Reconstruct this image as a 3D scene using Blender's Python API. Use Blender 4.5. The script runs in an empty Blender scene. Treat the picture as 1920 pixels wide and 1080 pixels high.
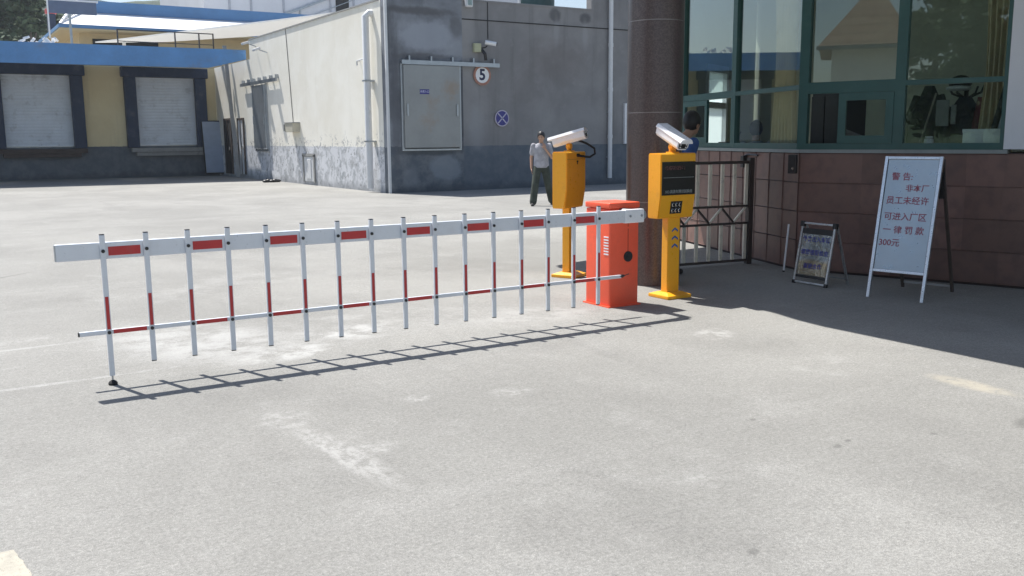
import bpy, bmesh, math, random
from mathutils import Vector, Matrix, noise as mnoise
random.seed(7)
S = bpy.context.scene
COL = S.collection
R_ = math.radians

# ---------------------------------------------------------------- camera
cd = bpy.data.cameras.new('camera'); cam = bpy.data.objects.new('camera', cd); COL.objects.link(cam)
cd.sensor_width = 36.0; cd.lens = 1746.0 / 1920 * 36; cd.clip_start = 0.05; cd.clip_end = 3000
def _axis(vx, vy):
    v = Vector((vx - 960, -(vy - 540), -1746.0)); return v.normalized()
_X = _axis(3785, 235); _Y = _axis(-149, 267); _Y = (_Y - _X * _X.dot(_Y)).normalized(); _Z = _X.cross(_Y)
cam.matrix_world = Matrix.Translation((0, 0, 1.6)) @ Matrix((_X, _Y, _Z)).to_4x4()
S.camera = cam

# ---------------------------------------------------------------- sky, sun, exposure
SUN = Vector((-0.157, 0.525, 1.0)).normalized()
w = bpy.data.worlds.new('World'); S.world = w; w.use_nodes = True
wn = w.node_tree.nodes; wl = w.node_tree.links
sky = wn.new('ShaderNodeTexSky'); sky.sky_type = 'NISHITA'; sky.sun_disc = False
sky.sun_elevation = math.asin(SUN.z); sky.sun_rotation = math.atan2(SUN.x, SUN.y)
sky.air_density = 1.0; sky.dust_density = 1.2; sky.ozone_density = 1.0
bg = wn['Background']; bg.inputs['Strength'].default_value = 0.085
wl.new(sky.outputs[0], bg.inputs['Color'])
ld = bpy.data.lights.new('sun', 'SUN'); lo = bpy.data.objects.new('sun', ld); COL.objects.link(lo)
ld.energy = 4.6; ld.angle = R_(0.5); ld.color = (1.0, 0.965, 0.91)
lo.rotation_euler = (-SUN).to_track_quat('-Z', 'Y').to_euler(); lo.location = (-10, 30, 60)
vs = S.view_settings; vs.view_transform = 'Standard'; vs.look = 'None'; vs.exposure = 0.78; vs.gamma = 1.0
S.cycles.max_bounces = 8; S.cycles.transparent_max_bounces = 16; S.cycles.use_denoising = True
S.cycles.sample_clamp_indirect = 6.0

# ---------------------------------------------------------------- material helpers
def newmat(name):
    m = bpy.data.materials.new(name); m.use_nodes = True
    return m, m.node_tree.nodes, m.node_tree.links, m.node_tree.nodes['Principled BSDF']
class NT:
    def __init__(s, name):
        s.m, s.n, s.l, s.b = newmat(name)
    def put(s, sock, v):
        if isinstance(v, bpy.types.NodeSocket): s.l.new(v, sock)
        elif isinstance(v, (int, float)):
            try: sock.default_value = v
            except TypeError: sock.default_value = (v, v, v, 1)[:len(sock.default_value)]
        else:
            k = len(sock.default_value); v = tuple(v)
            sock.default_value = (v + (1,))[:k] if k == 4 else v[:k]
    def math(s, op, a, b=0.0, c=0.0, clamp=False):
        n = s.n.new('ShaderNodeMath'); n.operation = op; n.use_clamp = clamp
        for i, v in enumerate((a, b, c)): s.put(n.inputs[i], v)
        return n.outputs[0]
    def pos(s): return s.n.new('ShaderNodeNewGeometry').outputs['Position']
    def obj(s): return s.n.new('ShaderNodeTexCoord').outputs['Object']
    def xyz(s, v):
        n = s.n.new('ShaderNodeSeparateXYZ'); s.l.new(v, n.inputs[0]); return n.outputs
    def scl(s, v, sc):
        n = s.n.new('ShaderNodeVectorMath'); n.operation = 'MULTIPLY'; s.l.new(v, n.inputs[0]); n.inputs[1].default_value = sc; return n.outputs[0]
    def noise(s, v, scale, detail=4, rough=.55, dist=0.0):
        n = s.n.new('ShaderNodeTexNoise'); s.l.new(v, n.inputs['Vector']); n.inputs['Scale'].default_value = scale
        n.inputs['Detail'].default_value = detail; n.inputs['Roughness'].default_value = rough; n.inputs['Distortion'].default_value = dist
        return n.outputs['Fac']
    def voro(s, v, scale, feature='F1'):
        n = s.n.new('ShaderNodeTexVoronoi'); n.feature = feature; s.l.new(v, n.inputs['Vector']); n.inputs['Scale'].default_value = scale
        return n.outputs
    def ramp(s, v, lo, hi, a=0.0, b=1.0, smooth=True):
        n = s.n.new('ShaderNodeMapRange'); n.interpolation_type = 'SMOOTHSTEP' if smooth else 'LINEAR'
        for i, x in enumerate((v, lo, hi, a, b)): s.put(n.inputs[i], x)
        return n.outputs[0]
    def mix(s, f, a, b, mode='MIX'):
        n = s.n.new('ShaderNodeMix'); n.data_type = 'RGBA'; n.blend_type = mode
        s.put(n.inputs['Factor'], f); s.put(n.inputs['A'], a); s.put(n.inputs['B'], b); return n.outputs['Result']
    def bump(s, h, strength, dist=.01):
        n = s.n.new('ShaderNodeBump'); n.inputs['Strength'].default_value = strength; n.inputs['Distance'].default_value = dist
        s.l.new(h, n.inputs['Height']); s.l.new(n.outputs[0], s.b.inputs['Normal'])
    def out(s, col=None, rough=None, metal=None, spec=None, coat=None):
        if col is not None: s.put(s.b.inputs['Base Color'], col)
        if rough is not None: s.put(s.b.inputs['Roughness'], rough)
        if metal is not None: s.put(s.b.inputs['Metallic'], metal)
        if spec is not None: s.put(s.b.inputs['Specular IOR Level'], spec)
        if coat is not None: s.put(s.b.inputs['Coat Weight'], coat)
        return s.m
def pm(name, col, rough=.6, var=.12, scale=3.0, bump=0.0, bscale=60, metal=0.0, dirt=None, dirt_amt=.0, spec=.5, dscale=2.0):
    """a painted / plain surface with mottled tone, some grime and fine relief"""
    t = NT(name); p = t.obj()
    a = t.noise(p, scale, 5); b = t.noise(p, scale * 9, 3)
    k = t.math('ADD', t.math('MULTIPLY', a, .7), t.math('MULTIPLY', b, .3))
    k = t.ramp(k, .3, .7, 1 - var, 1 + var, False)
    c = t.mix(1.0, col, (1, 1, 1), 'MULTIPLY')
    n = t.n.new('ShaderNodeVectorMath'); n.operation = 'SCALE'; t.put(n.inputs[0], tuple(col)); t.l.new(k, n.inputs['Scale']); c = n.outputs[0]
    if dirt:
        d = t.ramp(t.noise(p, dscale, 7, .65), .52, .72, 0, dirt_amt); c = t.mix(d, c, dirt)
    if bump: t.bump(t.noise(p, bscale, 3), bump, .004)
    r = t.ramp(b, .3, .7, max(.02, rough - .08), min(1, rough + .08), False)
    return t.out(c, r, metal, spec)

# ---------------------------------------------------------------- mesh helpers
class MB:
    def __init__(s): s.b = bmesh.new()
    def box(s, x0, x1, y0, y1, z0, z1, bev=0.0, seg=2):
        r = bmesh.ops.create_cube(s.b, size=1.0)
        vv = r['verts']
        for v in vv: v.co = Vector(((x0 + x1) / 2 + v.co.x * (x1 - x0), (y0 + y1) / 2 + v.co.y * (y1 - y0), (z0 + z1) / 2 + v.co.z * (z1 - z0)))
        if bev:
            ee = list({e for v in vv for e in v.link_edges})
            bmesh.ops.bevel(s.b, geom=ee, offset=bev, segments=seg, affect='EDGES', profile=.6)
        return s
    def boxm(s, M, sx, sy, sz, bev=0.0):
        """a box of size s centred on the frame M"""
        r = bmesh.ops.create_cube(s.b, size=1.0); vv = r['verts']
        for v in vv: v.co = M @ Vector((v.co.x * sx, v.co.y * sy, v.co.z * sz))
        if bev:
            bmesh.ops.bevel(s.b, geom=list({e for v in vv for e in v.link_edges}), offset=bev, segments=2, affect='EDGES', profile=.6)
        return s
    def bar(s, p, q, w, h=None, up=(0, 0, 1), bev=0.0):
        """a rectangular bar from p to q"""
        p = Vector(p); q = Vector(q); d = q - p; h = h or w
        zx = d.normalized(); u = Vector(up)
        if abs(zx.dot(u)) > .98: u = Vector((0, 1, 0))
        sx = zx.cross(u).normalized(); sy = sx.cross(zx)
        M = Matrix((zx, sx, sy)).transposed().to_4x4(); M.translation = (p + q) / 2
        return s.boxm(M, d.length, w, h, bev)
    def tube(s, pts, r, n=10, cap=True):
        pts = [Vector(p) for p in pts]; rr = r if isinstance(r, (list, tuple)) else [r] * len(pts)
        rings = []; prev = None
        for i, p in enumerate(pts):
            d = (pts[min(i + 1, len(pts) - 1)] - pts[max(i - 1, 0)]).normalized()
            u = prev if prev is not None and abs(prev.dot(d)) < .95 else (Vector((0, 0, 1)) if abs(d.z) < .9 else Vector((1, 0, 0)))
            a = d.cross(u).normalized(); b = a.cross(d).normalized(); prev = b
            rings.append([s.b.verts.new(p + (a * math.cos(t) + b * math.sin(t)) * rr[i]) for t in [2 * math.pi * k / n for k in range(n)]])
        for A, B in zip(rings, rings[1:]):
            for k in range(n): s.b.faces.new((A[k], B[k], B[(k + 1) % n], A[(k + 1) % n]))
        if cap:
            s.b.faces.new(rings[0]); s.b.faces.new(rings[-1][::-1])
        return s
    def ball(s, c, r, u=16, v=10):
        c = Vector(c); r = Vector(r) if isinstance(r, (tuple, list)) else Vector((r, r, r))
        q = bmesh.ops.create_uvsphere(s.b, u_segments=u, v_segments=v, radius=1.0)
        for x in q['verts']: x.co = Vector((x.co.x * r.x, x.co.y * r.y, x.co.z * r.z)) + c
        return s
    def prism(s, poly, z0, z1):
        """a polygon in plan pulled up from z0 to z1 (numbers or one height per corner)"""
        n = len(poly); a = z0 if isinstance(z0, (list, tuple)) else [z0] * n; b = z1 if isinstance(z1, (list, tuple)) else [z1] * n
        A = [s.b.verts.new((p[0], p[1], a[i])) for i, p in enumerate(poly)]; B = [s.b.verts.new((p[0], p[1], b[i])) for i, p in enumerate(poly)]
        s.b.faces.new(A[::-1]); s.b.faces.new(B)
        for i in range(n): s.b.faces.new((A[i], A[(i + 1) % n], B[(i + 1) % n], B[i]))
        return s
    def extrude(s, M, poly, d0, d1):
        """a polygon in the XY plane of frame M pulled along its Z"""
        n = len(poly)
        A = [s.b.verts.new(M @ Vector((p[0], p[1], d0))) for p in poly]; B = [s.b.verts.new(M @ Vector((p[0], p[1], d1))) for p in poly]
        s.b.faces.new(A[::-1]); s.b.faces.new(B)
        for i in range(n): s.b.faces.new((A[i], A[(i + 1) % n], B[(i + 1) % n], B[i]))
        return s
    def quad(s, *p):
        s.b.faces.new([s.b.verts.new(Vector(q)) for q in p]); return s
    def cyl(s, c, r, d, axis=(0, 0, 1), n=20, r2=None):
        c = Vector(c); a = Vector(axis).normalized()
        return s.tube([c - a * d / 2, c + a * d / 2], [r, r if r2 is None else r2], n)
    def mesh(s, name, mat, smooth=False, flip=True):
        if flip: bmesh.ops.recalc_face_normals(s.b, faces=s.b.faces)
        me = bpy.data.meshes.new(name); s.b.to_mesh(me); s.b.free()
        if mat: me.materials.append(mat)
        if smooth:
            me.polygons.foreach_set('use_smooth', [True] * len(me.polygons))
            me.set_sharp_from_angle(angle=R_(38))
        return me
    def build(s, name, mat, parent=None, world=False, smooth=False, label=None):
        o = bpy.data.objects.new(name, s.mesh(name, mat, smooth)); COL.objects.link(o)
        if parent:
            o.parent = parent
            if world: o.matrix_parent_inverse = wm(parent).inverted()
        if label: o['label'] = label
        return o
def wm(o):
    m = Matrix.LocRotScale(o.location, o.rotation_euler, o.scale)
    return (wm(o.parent) @ o.matrix_parent_inverse @ m) if o.parent else m
def tag(o, label=None, cat=None, group=None, kind=None):
    for k, v in (('label', label), ('category', cat), ('group', group), ('kind', kind)):
        if v: o[k] = v
    return o
def thing(name, label, cat, loc=(0, 0, 0), rz=0.0, group=None):
    o = bpy.data.objects.new(name, None); COL.objects.link(o); o.empty_display_size = .2
    o.location = loc; o.rotation_euler = (0, 0, rz)
    return tag(o, label, cat, group)
def copy_tree(o, parent=None):
    c = o.copy(); COL.objects.link(c); c.parent = parent
    for ch in [x for x in bpy.data.objects if x.parent == o]: copy_tree(ch, c)
    return c
def frame(o, x, y=None, z=None):
    """a frame at o with axes x, y (and their cross)"""
    x = Vector(x).normalized(); y = Vector(y); y = (y - x * x.dot(y)).normalized(); z = x.cross(y)
    M = Matrix((x, y, z)).transposed().to_4x4(); M.translation = Vector(o); return M
def lettering(name, txt, size, M, mat, parent, bold=.0, depth=.0015, sx=1.0, align='CENTER', world=False):
    cu = bpy.data.curves.new('t', 'FONT'); cu.body = txt; cu.size = size; cu.align_x = align; cu.align_y = 'CENTER'
    cu.extrude = depth; cu.offset = bold; cu.resolution_u = 3
    to = bpy.data.objects.new('t', cu); COL.objects.link(to)
    dg = bpy.context.evaluated_depsgraph_get(); me = bpy.data.meshes.new_from_object(to.evaluated_get(dg))
    bpy.data.objects.remove(to); bpy.data.curves.remove(cu)
    me.transform(M @ Matrix.Diagonal((sx, 1, 1, 1))); me.materials.clear(); me.materials.append(mat); me.name = name
    o = bpy.data.objects.new(name, me); COL.objects.link(o)
    if parent:
        o.parent = parent
        if world: o.matrix_parent_inverse = wm(parent).inverted()
    return o

# ---------------------------------------------------------------- materials
LINES = ((.1, 8.05, 1.3, .06, .035), (.35, 6.75, 1.6, .03, .03), (-.6, 7.3, 1.4, .1, .03))
DARKS = ((.3, 12.2, 1.3, .75, .05), (11.6, 22.0, .55, .06, .06))
def ground_mat():
    t = NT('dusty_asphalt'); p = t.pos(); x, y, z = t.xyz(p)
    big = t.noise(p, .35, 5, .6, .4); mid = t.noise(p, 1.7, 6, .62); fine = t.noise(p, 55, 4, .7); grit = t.noise(p, 190, 3, .8)
    c = t.mix(t.ramp(big, .33, .68), (.236, .233, .219), (.292, .288, .271))
    c = t.mix(t.ramp(mid, .52, .75, 0, .38), c, (.355, .35, .335))
    c = t.mix(t.ramp(t.noise(t.scl(p, (1, .6, 1)), .9, 5, .6), .5, .72, 0, .4), c, (.185, .182, .172))
    # tyre streaks that run along the drive
    st = t.noise(t.scl(p, (.12, 2.2, 1)), 1.0, 5, .6, .3)
    c = t.mix(t.ramp(st, .55, .75, 0, .2), c, (.36, .355, .34))
    st2 = t.noise(t.scl(p, (3.0, .25, 1)), 1.0, 4, .6, .2)
    c = t.mix(t.ramp(st2, .57, .8, 0, .28), c, (.18, .176, .17))
    # aggregate
    k = t.ramp(fine, .3, .7, .74, 1.26, False); k2 = t.math('MULTIPLY', t.ramp(grit, .3, .7, .60, 1.40, False), t.ramp(t.noise(p, 17, 5, .75), .3, .7, .9, 1.1, False))
    n = t.n.new('ShaderNodeVectorMath'); n.operation = 'SCALE'; t.l.new(c, n.inputs[0]); t.l.new(t.math('MULTIPLY', k, k2), n.inputs['Scale']); c = n.outputs[0]
    v = t.voro(p, 38); sp = t.ramp(v['Distance'], .05, .13, .75, 0); rnd = t.xyz(v['Color'])[0]
    c = t.mix(t.math('MULTIPLY', sp, t.ramp(rnd, .74, .86)), c, (.52, .51, .49))
    c = t.mix(t.math('MULTIPLY', sp, t.ramp(rnd, .1, .05)), c, (.07, .07, .072))
    # fine cracks of the worn top coat
    e = t.voro(t.mix(.12, p, t.noise(p, 4, 4)), 26, 'DISTANCE_TO_EDGE')['Distance']
    cr = t.math('MULTIPLY', t.ramp(e, .0, .05, 1, 0), t.ramp(t.noise(p, 1.3, 4), .55, .7, 0, .3))
    c = t.mix(cr, c, (.10, .098, .095))
    # scuffed pale patches, spilt cement, oil
    def patch(cx, cy, rx, ry, rot, amt, col, thr, ns, str_=(1, 1, 1)):
        m = t.n.new('ShaderNodeMapping'); m.vector_type = 'TEXTURE'; t.l.new(p, m.inputs['Vector'])
        m.inputs['Location'].default_value = (cx, cy, 0); m.inputs['Rotation'].default_value = (0, 0, rot); m.inputs['Scale'].default_value = (rx, ry, 1)
        ln = t.n.new('ShaderNodeVectorMath'); ln.operation = 'LENGTH'; t.l.new(m.outputs[0], ln.inputs[0])
        f = t.ramp(ln.outputs['Value'], .35, 1.1, 1, 0)
        g = t.ramp(t.noise(t.scl(p, str_), ns, 8, .74), thr, thr + .2)
        nonlocal c
        c = t.mix(t.math('MULTIPLY', t.math('MULTIPLY', f, g), amt * .72), c, col)
    W_ = (.47, .465, .45); C_ = (.52, .5, .43); D_ = (.07, .068, .065)
    patch(1.63, 5.12, .2, .28, 0, .55, W_, .42, 9)
    patch(1.70, 4.35, .12, .72, .08, .75, W_, .40, 10, (1.6, .8, 1))
    patch(1.86, 4.36, .15, .14, 0, .6, W_, .42, 14)
    patch(3.05, 4.88, .19, .15, 0, .5, W_, .42, 12)
    patch(2.47, 5.09, .13, .1, 0, .6, W_, .42, 14)
    patch(2.95, 3.1, .16, .14, 0, .5, W_, .44, 14)
    patch(5.36, 5.45, .30, .2, .5, .8, W_, .42, 6)
    N_ = (.50, .50, .49)
    patch(1.75, 7.55, .75, 1.2, .35, .65, N_, .38, 2.4)
    patch(2.25, 6.75, .55, .3, .2, .8, N_, .42, 4)
    patch(2.9, 7.2, .5, .35, .1, .7, N_, .42, 4)
    patch(5.60, 3.38, .125, .36, -.05, 1.0, (.43, .395, .32), .34, 9)
    for lx, ly, ll, la, lw in LINES: patch(lx, ly, ll, lw * 1.4, la, .5, N_, .38, 7)
    for dx, dy, dl, da, dw in DARKS: patch(dx, dy, dl, dw, da, .6, D_, .3, 4)
    patch(3.3, 7.5, 1.4, .8, .1, .45, W_, .44, 2.0)
    patch(4.6, 7.0, .9, .5, .1, .5, W_, .42, 2.4)
    patch(0.2, 8.2, 1.0, .3, .5, .5, W_, .44, 3)
    patch(2.4, 10.5, 2.5, 1.0, .2, .35, W_, .46, 1.2)
    patch(5.2, 4.2, .4, .3, .5, .4, W_, .46, 5)
    patch(3.2, 2.3, .8, .5, .3, .15, W_, .46, 6)
    for q in ((3.9, 3.05, .045, .03), (4.02, 3.08, .03, .02), (3.88, 3.62, .03, .02), (5.1, 2.72, .16, .09), (4.5, 2.9, .03, .02), (2.6, 2.4, .04, .03)):
        patch(q[0], q[1], q[2], q[3], .4, .6, D_, .25, 12)
    t.bump(t.math('ADD', t.math('MULTIPLY', grit, .6), t.math('MULTIPLY', fine, .8)), .8, .008)
    return t.out(c, t.ramp(fine, .3, .7, .8, .95), 0, .3)
M_ground = ground_mat()

def wall_mat(name, up1, up2, lo1, lo2, dado=1.35, peel=0.0, streak=.4, stain=(.06, .065, .07), edge=.05, spots=()):
    t = NT(name); p = t.pos(); x, y, z = t.xyz(p)
    a = t.noise(p, .55, 6, .6, .3); b = t.noise(p, 2.6, 6, .65); st = t.noise(t.scl(p, (2.2, 2.2, .16)), 1.0, 6, .62)
    u = t.mix(t.ramp(a, .35, .68), up1, up2); u = t.mix(t.ramp(st, .52, .72, 0, streak), u, stain)
    u = t.mix(t.ramp(b, .56, .75, 0, .25), u, tuple(min(1, q * 1.25) for q in up2))
    l = t.mix(t.ramp(b, .35, .66), lo1, lo2); l = t.mix(t.ramp(st, .55, .75, 0, .35), l, tuple(q * .55 for q in lo1))
    zz = t.math('ADD', z, t.math('MULTIPLY', t.math('SUBTRACT', t.noise(p, 5, 5), .5), edge))
    c = t.mix(t.ramp(zz, dado - .006, dado + .006), l, u)
    for (cx, cz, rx, rz, amt, col, thr) in spots:
        m = t.n.new('ShaderNodeMapping'); m.vector_type = 'TEXTURE'; t.l.new(p, m.inputs['Vector'])
        m.inputs['Location'].default_value = (cx, WY_, cz); m.inputs['Scale'].default_value = (rx, 9, rz)
        ln = t.n.new('ShaderNodeVectorMath'); ln.operation = 'LENGTH'; t.l.new(m.outputs[0], ln.inputs[0])
        dd = t.math('ADD', ln.outputs['Value'], t.math('MULTIPLY', t.math('SUBTRACT', t.noise(p, 2.2, 6, .7), .5), 1.1))
        c = t.mix(t.ramp(dd, thr, 1.05, amt, 0), c, col)
    if peel:
        f = t.noise(p, 3.4, 8, .72, .5)
        band = t.math('MULTIPLY', t.ramp(z, .5, 1.25), t.ramp(z, 1.45, 2.0, 1, 0))
        c = t.mix(t.math('MULTIPLY', t.ramp(f, .54, .6), t.math('MULTIPLY', band, peel)), c, (.42, .42, .41))
        low = t.ramp(z, 1.3, 1.4, 1, 0); f2 = t.noise(p, 2.3, 8, .7, .6)
        c = t.mix(t.math('MULTIPLY', t.ramp(f2, .44, .53), t.math('MULTIPLY', low, peel * .85)), c, (.72, .73, .76))
        f3 = t.noise(p, 6.5, 8, .7, .3); c = t.mix(t.math('MULTIPLY', t.ramp(f3, .57, .62), t.math('MULTIPLY', t.ramp(z, 1.5, 1.6, 1, 0), .7)), c, (.2, .2, .2))
    c = t.mix(t.ramp(t.math('ADD', z, t.math('MULTIPLY', b, .35)), .2, .5, .55, 0), c, tuple(q * .5 for q in lo1))
    t.bump(t.math('ADD', b, t.math('MULTIPLY', t.noise(p, 25, 4), .4)), .25, .02)
    return t.out(c, .85, 0, .3)
WY_ = 25.3
DK = (.10, .10, .105)
M_gray = wall_mat('grey_render', (.225, .222, .224), (.30, .296, .295), (.115, .14, .168), (.155, .175, .20), 1.36, 0, .45, (.14, .137, .138), .05,
    ((17.55, 5.42, .28, .25, .75, DK, .5), (18.75, 5.42, .25, .22, .8, DK, .5), (17.6, 4.9, .16, .6, .45, (.36, .36, .37), .3), (18.75, 4.9, .16, .6, .45, (.36, .36, .37), .3), (17.6, 4.0, 1.7, 1.0, .4, (.15, .13, .125), .2), (14.6, 1.9, .35, .8, .5, (.33, .34, .35), .3), (16.4, 3.2, .8, .9, .35, (.14, .13, .13), .2), (18.6, 2.4, 1.0, .5, .35, (.32, .32, .33), .2)))
M_gray_old = wall_mat('patched_render', (.15, .16, .178), (.29, .31, .34), (.105, .125, .15), (.185, .20, .215), 1.36, 0, .7, (.085, .09, .10), .3,
    ((12.95, 4.6, 1.15, .5, .75, (.34, .365, .41), .6), (12.7, 5.28, 1.6, .16, .8, DK, .4), (13.9, 4.9, .3, .5, .6, DK, .4), (14.06, 2.6, .17, 1.4, .85, (.07, .075, .085), .6), (11.85, 2.6, .22, 2.4, .6, (.09, .095, .11), .4), (13.5, .72, .65, .42, .7, (.27, .30, .33), .6), (12.3, .45, .35, .45, .5, (.24, .26, .28), .4), (12.9, 1.2, 1.2, .14, .7, (.07, .08, .09), .5), (12.9, 3.98, 1.3, .14, .6, DK, .4)))
M_cream = wall_mat('cream_render', (.81, .775, .68), (.885, .86, .78), (.36, .38, .40), (.54, .55, .57), 1.35, .9, .16, (.6, .57, .47), .1)
M_dock = wall_mat('yellow_render', (.74, .61, .36), (.82, .70, .44), (.115, .135, .155), (.16, .175, .19), 1.36, 0, .3, (.36, .29, .17))
M_bluepaint = pm('blue_fascia_paint', (.11, .28, .56), .6, .16, 1.2, dirt=(.19, .19, .22), dirt_amt=.55, dscale=.8)
M_blueside = pm('blue_roof_paint', (.10, .24, .46), .6, .12, 1.0)
M_bumper = pm('navy_dock_bumper', (.018, .035, .075), .65, .25, 2.0, dirt=(.10, .11, .13), dirt_amt=.5)
M_shutter = pm('shutter_paint', (.74, .79, .85), .5, .10, 1.5, dirt=(.28, .29, .3), dirt_amt=.5)
M_rust = pm('rusty_steel', (.075, .055, .045), .8, .3, 3.0)
M_conc = pm('bare_concrete', (.30, .30, .29), .9, .2, 2.0, .3, 40, dirt=(.13, .13, .13), dirt_amt=.6)
M_sheet = pm('white_roof_paint', (.80, .80, .80), .5, .05, 1.0)
def _fib():
    t = NT('white_fibre_sheet'); a = t.n.new('ShaderNodeBsdfTranslucent'); a.inputs[0].default_value = (.9, .89, .86, 1); m = t.n.new('ShaderNodeMixShader'); m.inputs[0].default_value = .45
    t.put(t.b.inputs['Base Color'], (.82, .82, .81)); t.l.new(t.b.outputs[0], m.inputs[1]); t.l.new(a.outputs[0], m.inputs[2]); t.l.new(m.outputs[0], t.n['Material Output'].inputs[0]); return t.m
M_fibre = _fib()
M_whitewall = pm('white_wall_paint', (.62, .64, .68), .8, .07, .4)
M_pipe = pm('white_pipe', (.68, .69, .70), .45, .08, 2.0, dirt=(.4, .4, .38), dirt_amt=.35)
M_galv = pm('galvanised_steel', (.40, .43, .46), .38, .14, 4.0, metal=.85, dirt=(.22, .22, .22), dirt_amt=.4)
M_steel_door = pm('stainless_door_skin', (.29, .30, .30), .42, .12, 1.2, metal=.45, dirt=(.30, .235, .18), dirt_amt=.7, dscale=.8)
M_dark = pm('dark_gap', (.015, .016, .018), .8, .2)
M_black = pm('black_plastic', (.016, .016, .018), .42, .2, 6)
M_rubber = pm('black_rubber', (.012, .012, .012), .75, .2, 8)
M_white = pm('white_powder_coat', (.80, .81, .83), .32, .03, 3.0, dirt=(.6, .6, .58), dirt_amt=.3)
M_alu = pm('barrier_aluminium', (.70, .73, .77), .35, .05, 5.0, metal=.15, dirt=(.5, .5, .5), dirt_amt=.3)
M_tape = pm('red_reflective_tape', (.52, .035, .035), .45, .1, 12, dirt=(.35, .1, .09), dirt_amt=.4, dscale=8)
M_orange = pm('orange_red_enamel', (.92, .115, .050), .38, .07, 3.0, dirt=(.5, .09, .05), dirt_amt=.5, dscale=3)
M_yellow = pm('yellow_enamel', (.93, .43, .016), .34, .05, 3.0, dirt=(.62, .27, .03), dirt_amt=.4, dscale=3)
M_arrow = pm('blue_sticker', (.05, .13, .36), .5, .05)
M_chrome = pm('chrome', (.72, .72, .70), .18, .04, metal=1.0)
M_bframe = pm('brushed_aluminium', (.66, .68, .70), .33, .12, 9, metal=.9, dirt=(.35, .35, .35), dirt_amt=.35, dscale=6)
M_bpanel = pm('galvanised_board', (.41, .465, .50), .34, .12, 1.6, metal=.65, bump=.2, bscale=4)
M_redink = pm('faded_red_ink', (.29, .075, .11), .6, .25, 15)
M_blueink = pm('faded_blue_ink', (.03, .03, .24), .6, .35, 15)
M_frame = pm('green_window_frame', (.022, .085, .080), .42, .12, 4, dirt=(.10, .14, .13), dirt_amt=.3)
M_clad = pm('white_cladding', (.60, .63, .68), .5, .05, 1.0)
M_inwall = pm('inside_wall_paint', (.56, .56, .48), .85, .10, .8)
M_infloor = pm('inside_floor', (.36, .35, .32), .6, .1)
M_curtain = pm('beige_curtain', (.66, .54, .36), .9, .12, 6)
M_paint_y = NT('worn_cream_paint')
def _pm():
    t = M_paint_y; p = t.pos(); f = t.noise(p, 11, 8, .74); g = t.noise(p, 150, 3, .7)
    c = t.mix(t.ramp(f, .35, .6), (.36, .34, .285), (.45, .42, .345)); c = t.mix(t.ramp(g, .35, .65, 0, .3), c, (.30, .29, .26))
    t.put(t.b.inputs['Alpha'], t.math('MULTIPLY', t.ramp(f, .27, .36), t.ramp(g, .25, .42)))
    t.bump(t.noise(p, 120, 3), .4, .004); return t.out(c, .85)
M_paint_y = _pm()
def shade_glass(name, tint, refl=.085, rough=.01):
    m, n, l, b = newmat(name); n.remove(b); t = NT.__new__(NT); t.m, t.n, t.l = m, n, l
    lw = n.new('ShaderNodeLayerWeight'); lw.inputs['Blend'].default_value = .5
    f = t.math('ADD', refl, t.math('MULTIPLY', t.math('POWER', lw.outputs['Facing'], 4.0), 1 - refl), clamp=True)
    tr = n.new('ShaderNodeBsdfTransparent'); tr.inputs[0].default_value = (*tint, 1)
    gl = n.new('ShaderNodeBsdfGlossy'); gl.inputs['Roughness'].default_value = rough; gl.inputs['Color'].default_value = (.95, 1, 1, 1)
    mx = n.new('ShaderNodeMixShader'); l.new(f, mx.inputs[0]); l.new(tr.outputs[0], mx.inputs[1]); l.new(gl.outputs[0], mx.inputs[2])
    l.new(mx.outputs[0], n['Material Output'].inputs[0]); return m
M_glass = shade_glass('window_glass', (.82, .88, .86))
def granite():
    t = NT('brown_granite'); p = t.obj(); v = t.voro(p, 85)['Color']; r = t.xyz(v)[0]
    c = t.mix(t.ramp(r, .2, .8, 0, 1, False), (.068, .050, .049), (.102, .076, .073)); c = t.mix(t.ramp(t.noise(p, 60, 3), .6, .7, 0, .35), c, (.15, .12, .115))
    c = t.mix(t.ramp(t.noise(t.scl(p, (3, 3, .4)), 1.2, 5), .5, .75, 0, .3), c, (.05, .042, .042))
    return t.out(c, .28, 0, .5)
M_granite = granite()
def tile_mat():
    t = NT('brown_glazed_tile'); p = t.obj(); g = t.n.new('ShaderNodeNewGeometry').outputs['Random Per Island']
    c = t.mix(g, (.155, .09, .074), (.225, .13, .11)); c = t.mix(t.ramp(t.noise(p, 7, 5), .4, .7, 0, .4), c, (.085, .056, .054))
    c = t.mix(t.ramp(t.noise(p, 1.2, 5), .55, .75, 0, .3), c, (.12, .095, .088))
    t.bump(t.noise(p, 14, 4), .2, .01); return t.out(c, .42, 0, .4)
M_tile = tile_mat()
M_grout = pm('tile_grout', (.07, .05, .047), .9, .15)
M_whiteline = pm('pale_joint', (.24, .225, .22), .8, .2, 8)
M_leaf = NT('leaves')
def _leaf():
    t = M_leaf; r = t.n.new('ShaderNodeNewGeometry').outputs['Random Per Island']; p = t.pos()
    c = t.mix(r, (.05, .085, .05), (.12, .16, .09)); c = t.mix(t.ramp(t.noise(p, .35, 4), .4, .65), c, (.05, .08, .045))
    return t.out(c, .75, 0, .25)
M_leaf = _leaf()
M_bark = pm('bark', (.16, .14, .12), .9, .25, 3, .3, 20)
def hill_mat():
    t = NT('wooded_hill'); p = t.pos(); a = t.noise(p, .035, 6, .65); b = t.noise(p, .25, 5, .7)
    c = t.mix(t.ramp(a, .35, .65), (.045, .075, .04), (.085, .11, .06)); c = t.mix(t.ramp(b, .45, .7), c, (.03, .05, .03)); t.bump(b, .9, 3.0); return t.out(c, .9, 0, .1)
M_hill = hill_mat()
M_skin = pm('skin', (.42, .25, .17), .55, .06, 8)
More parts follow.
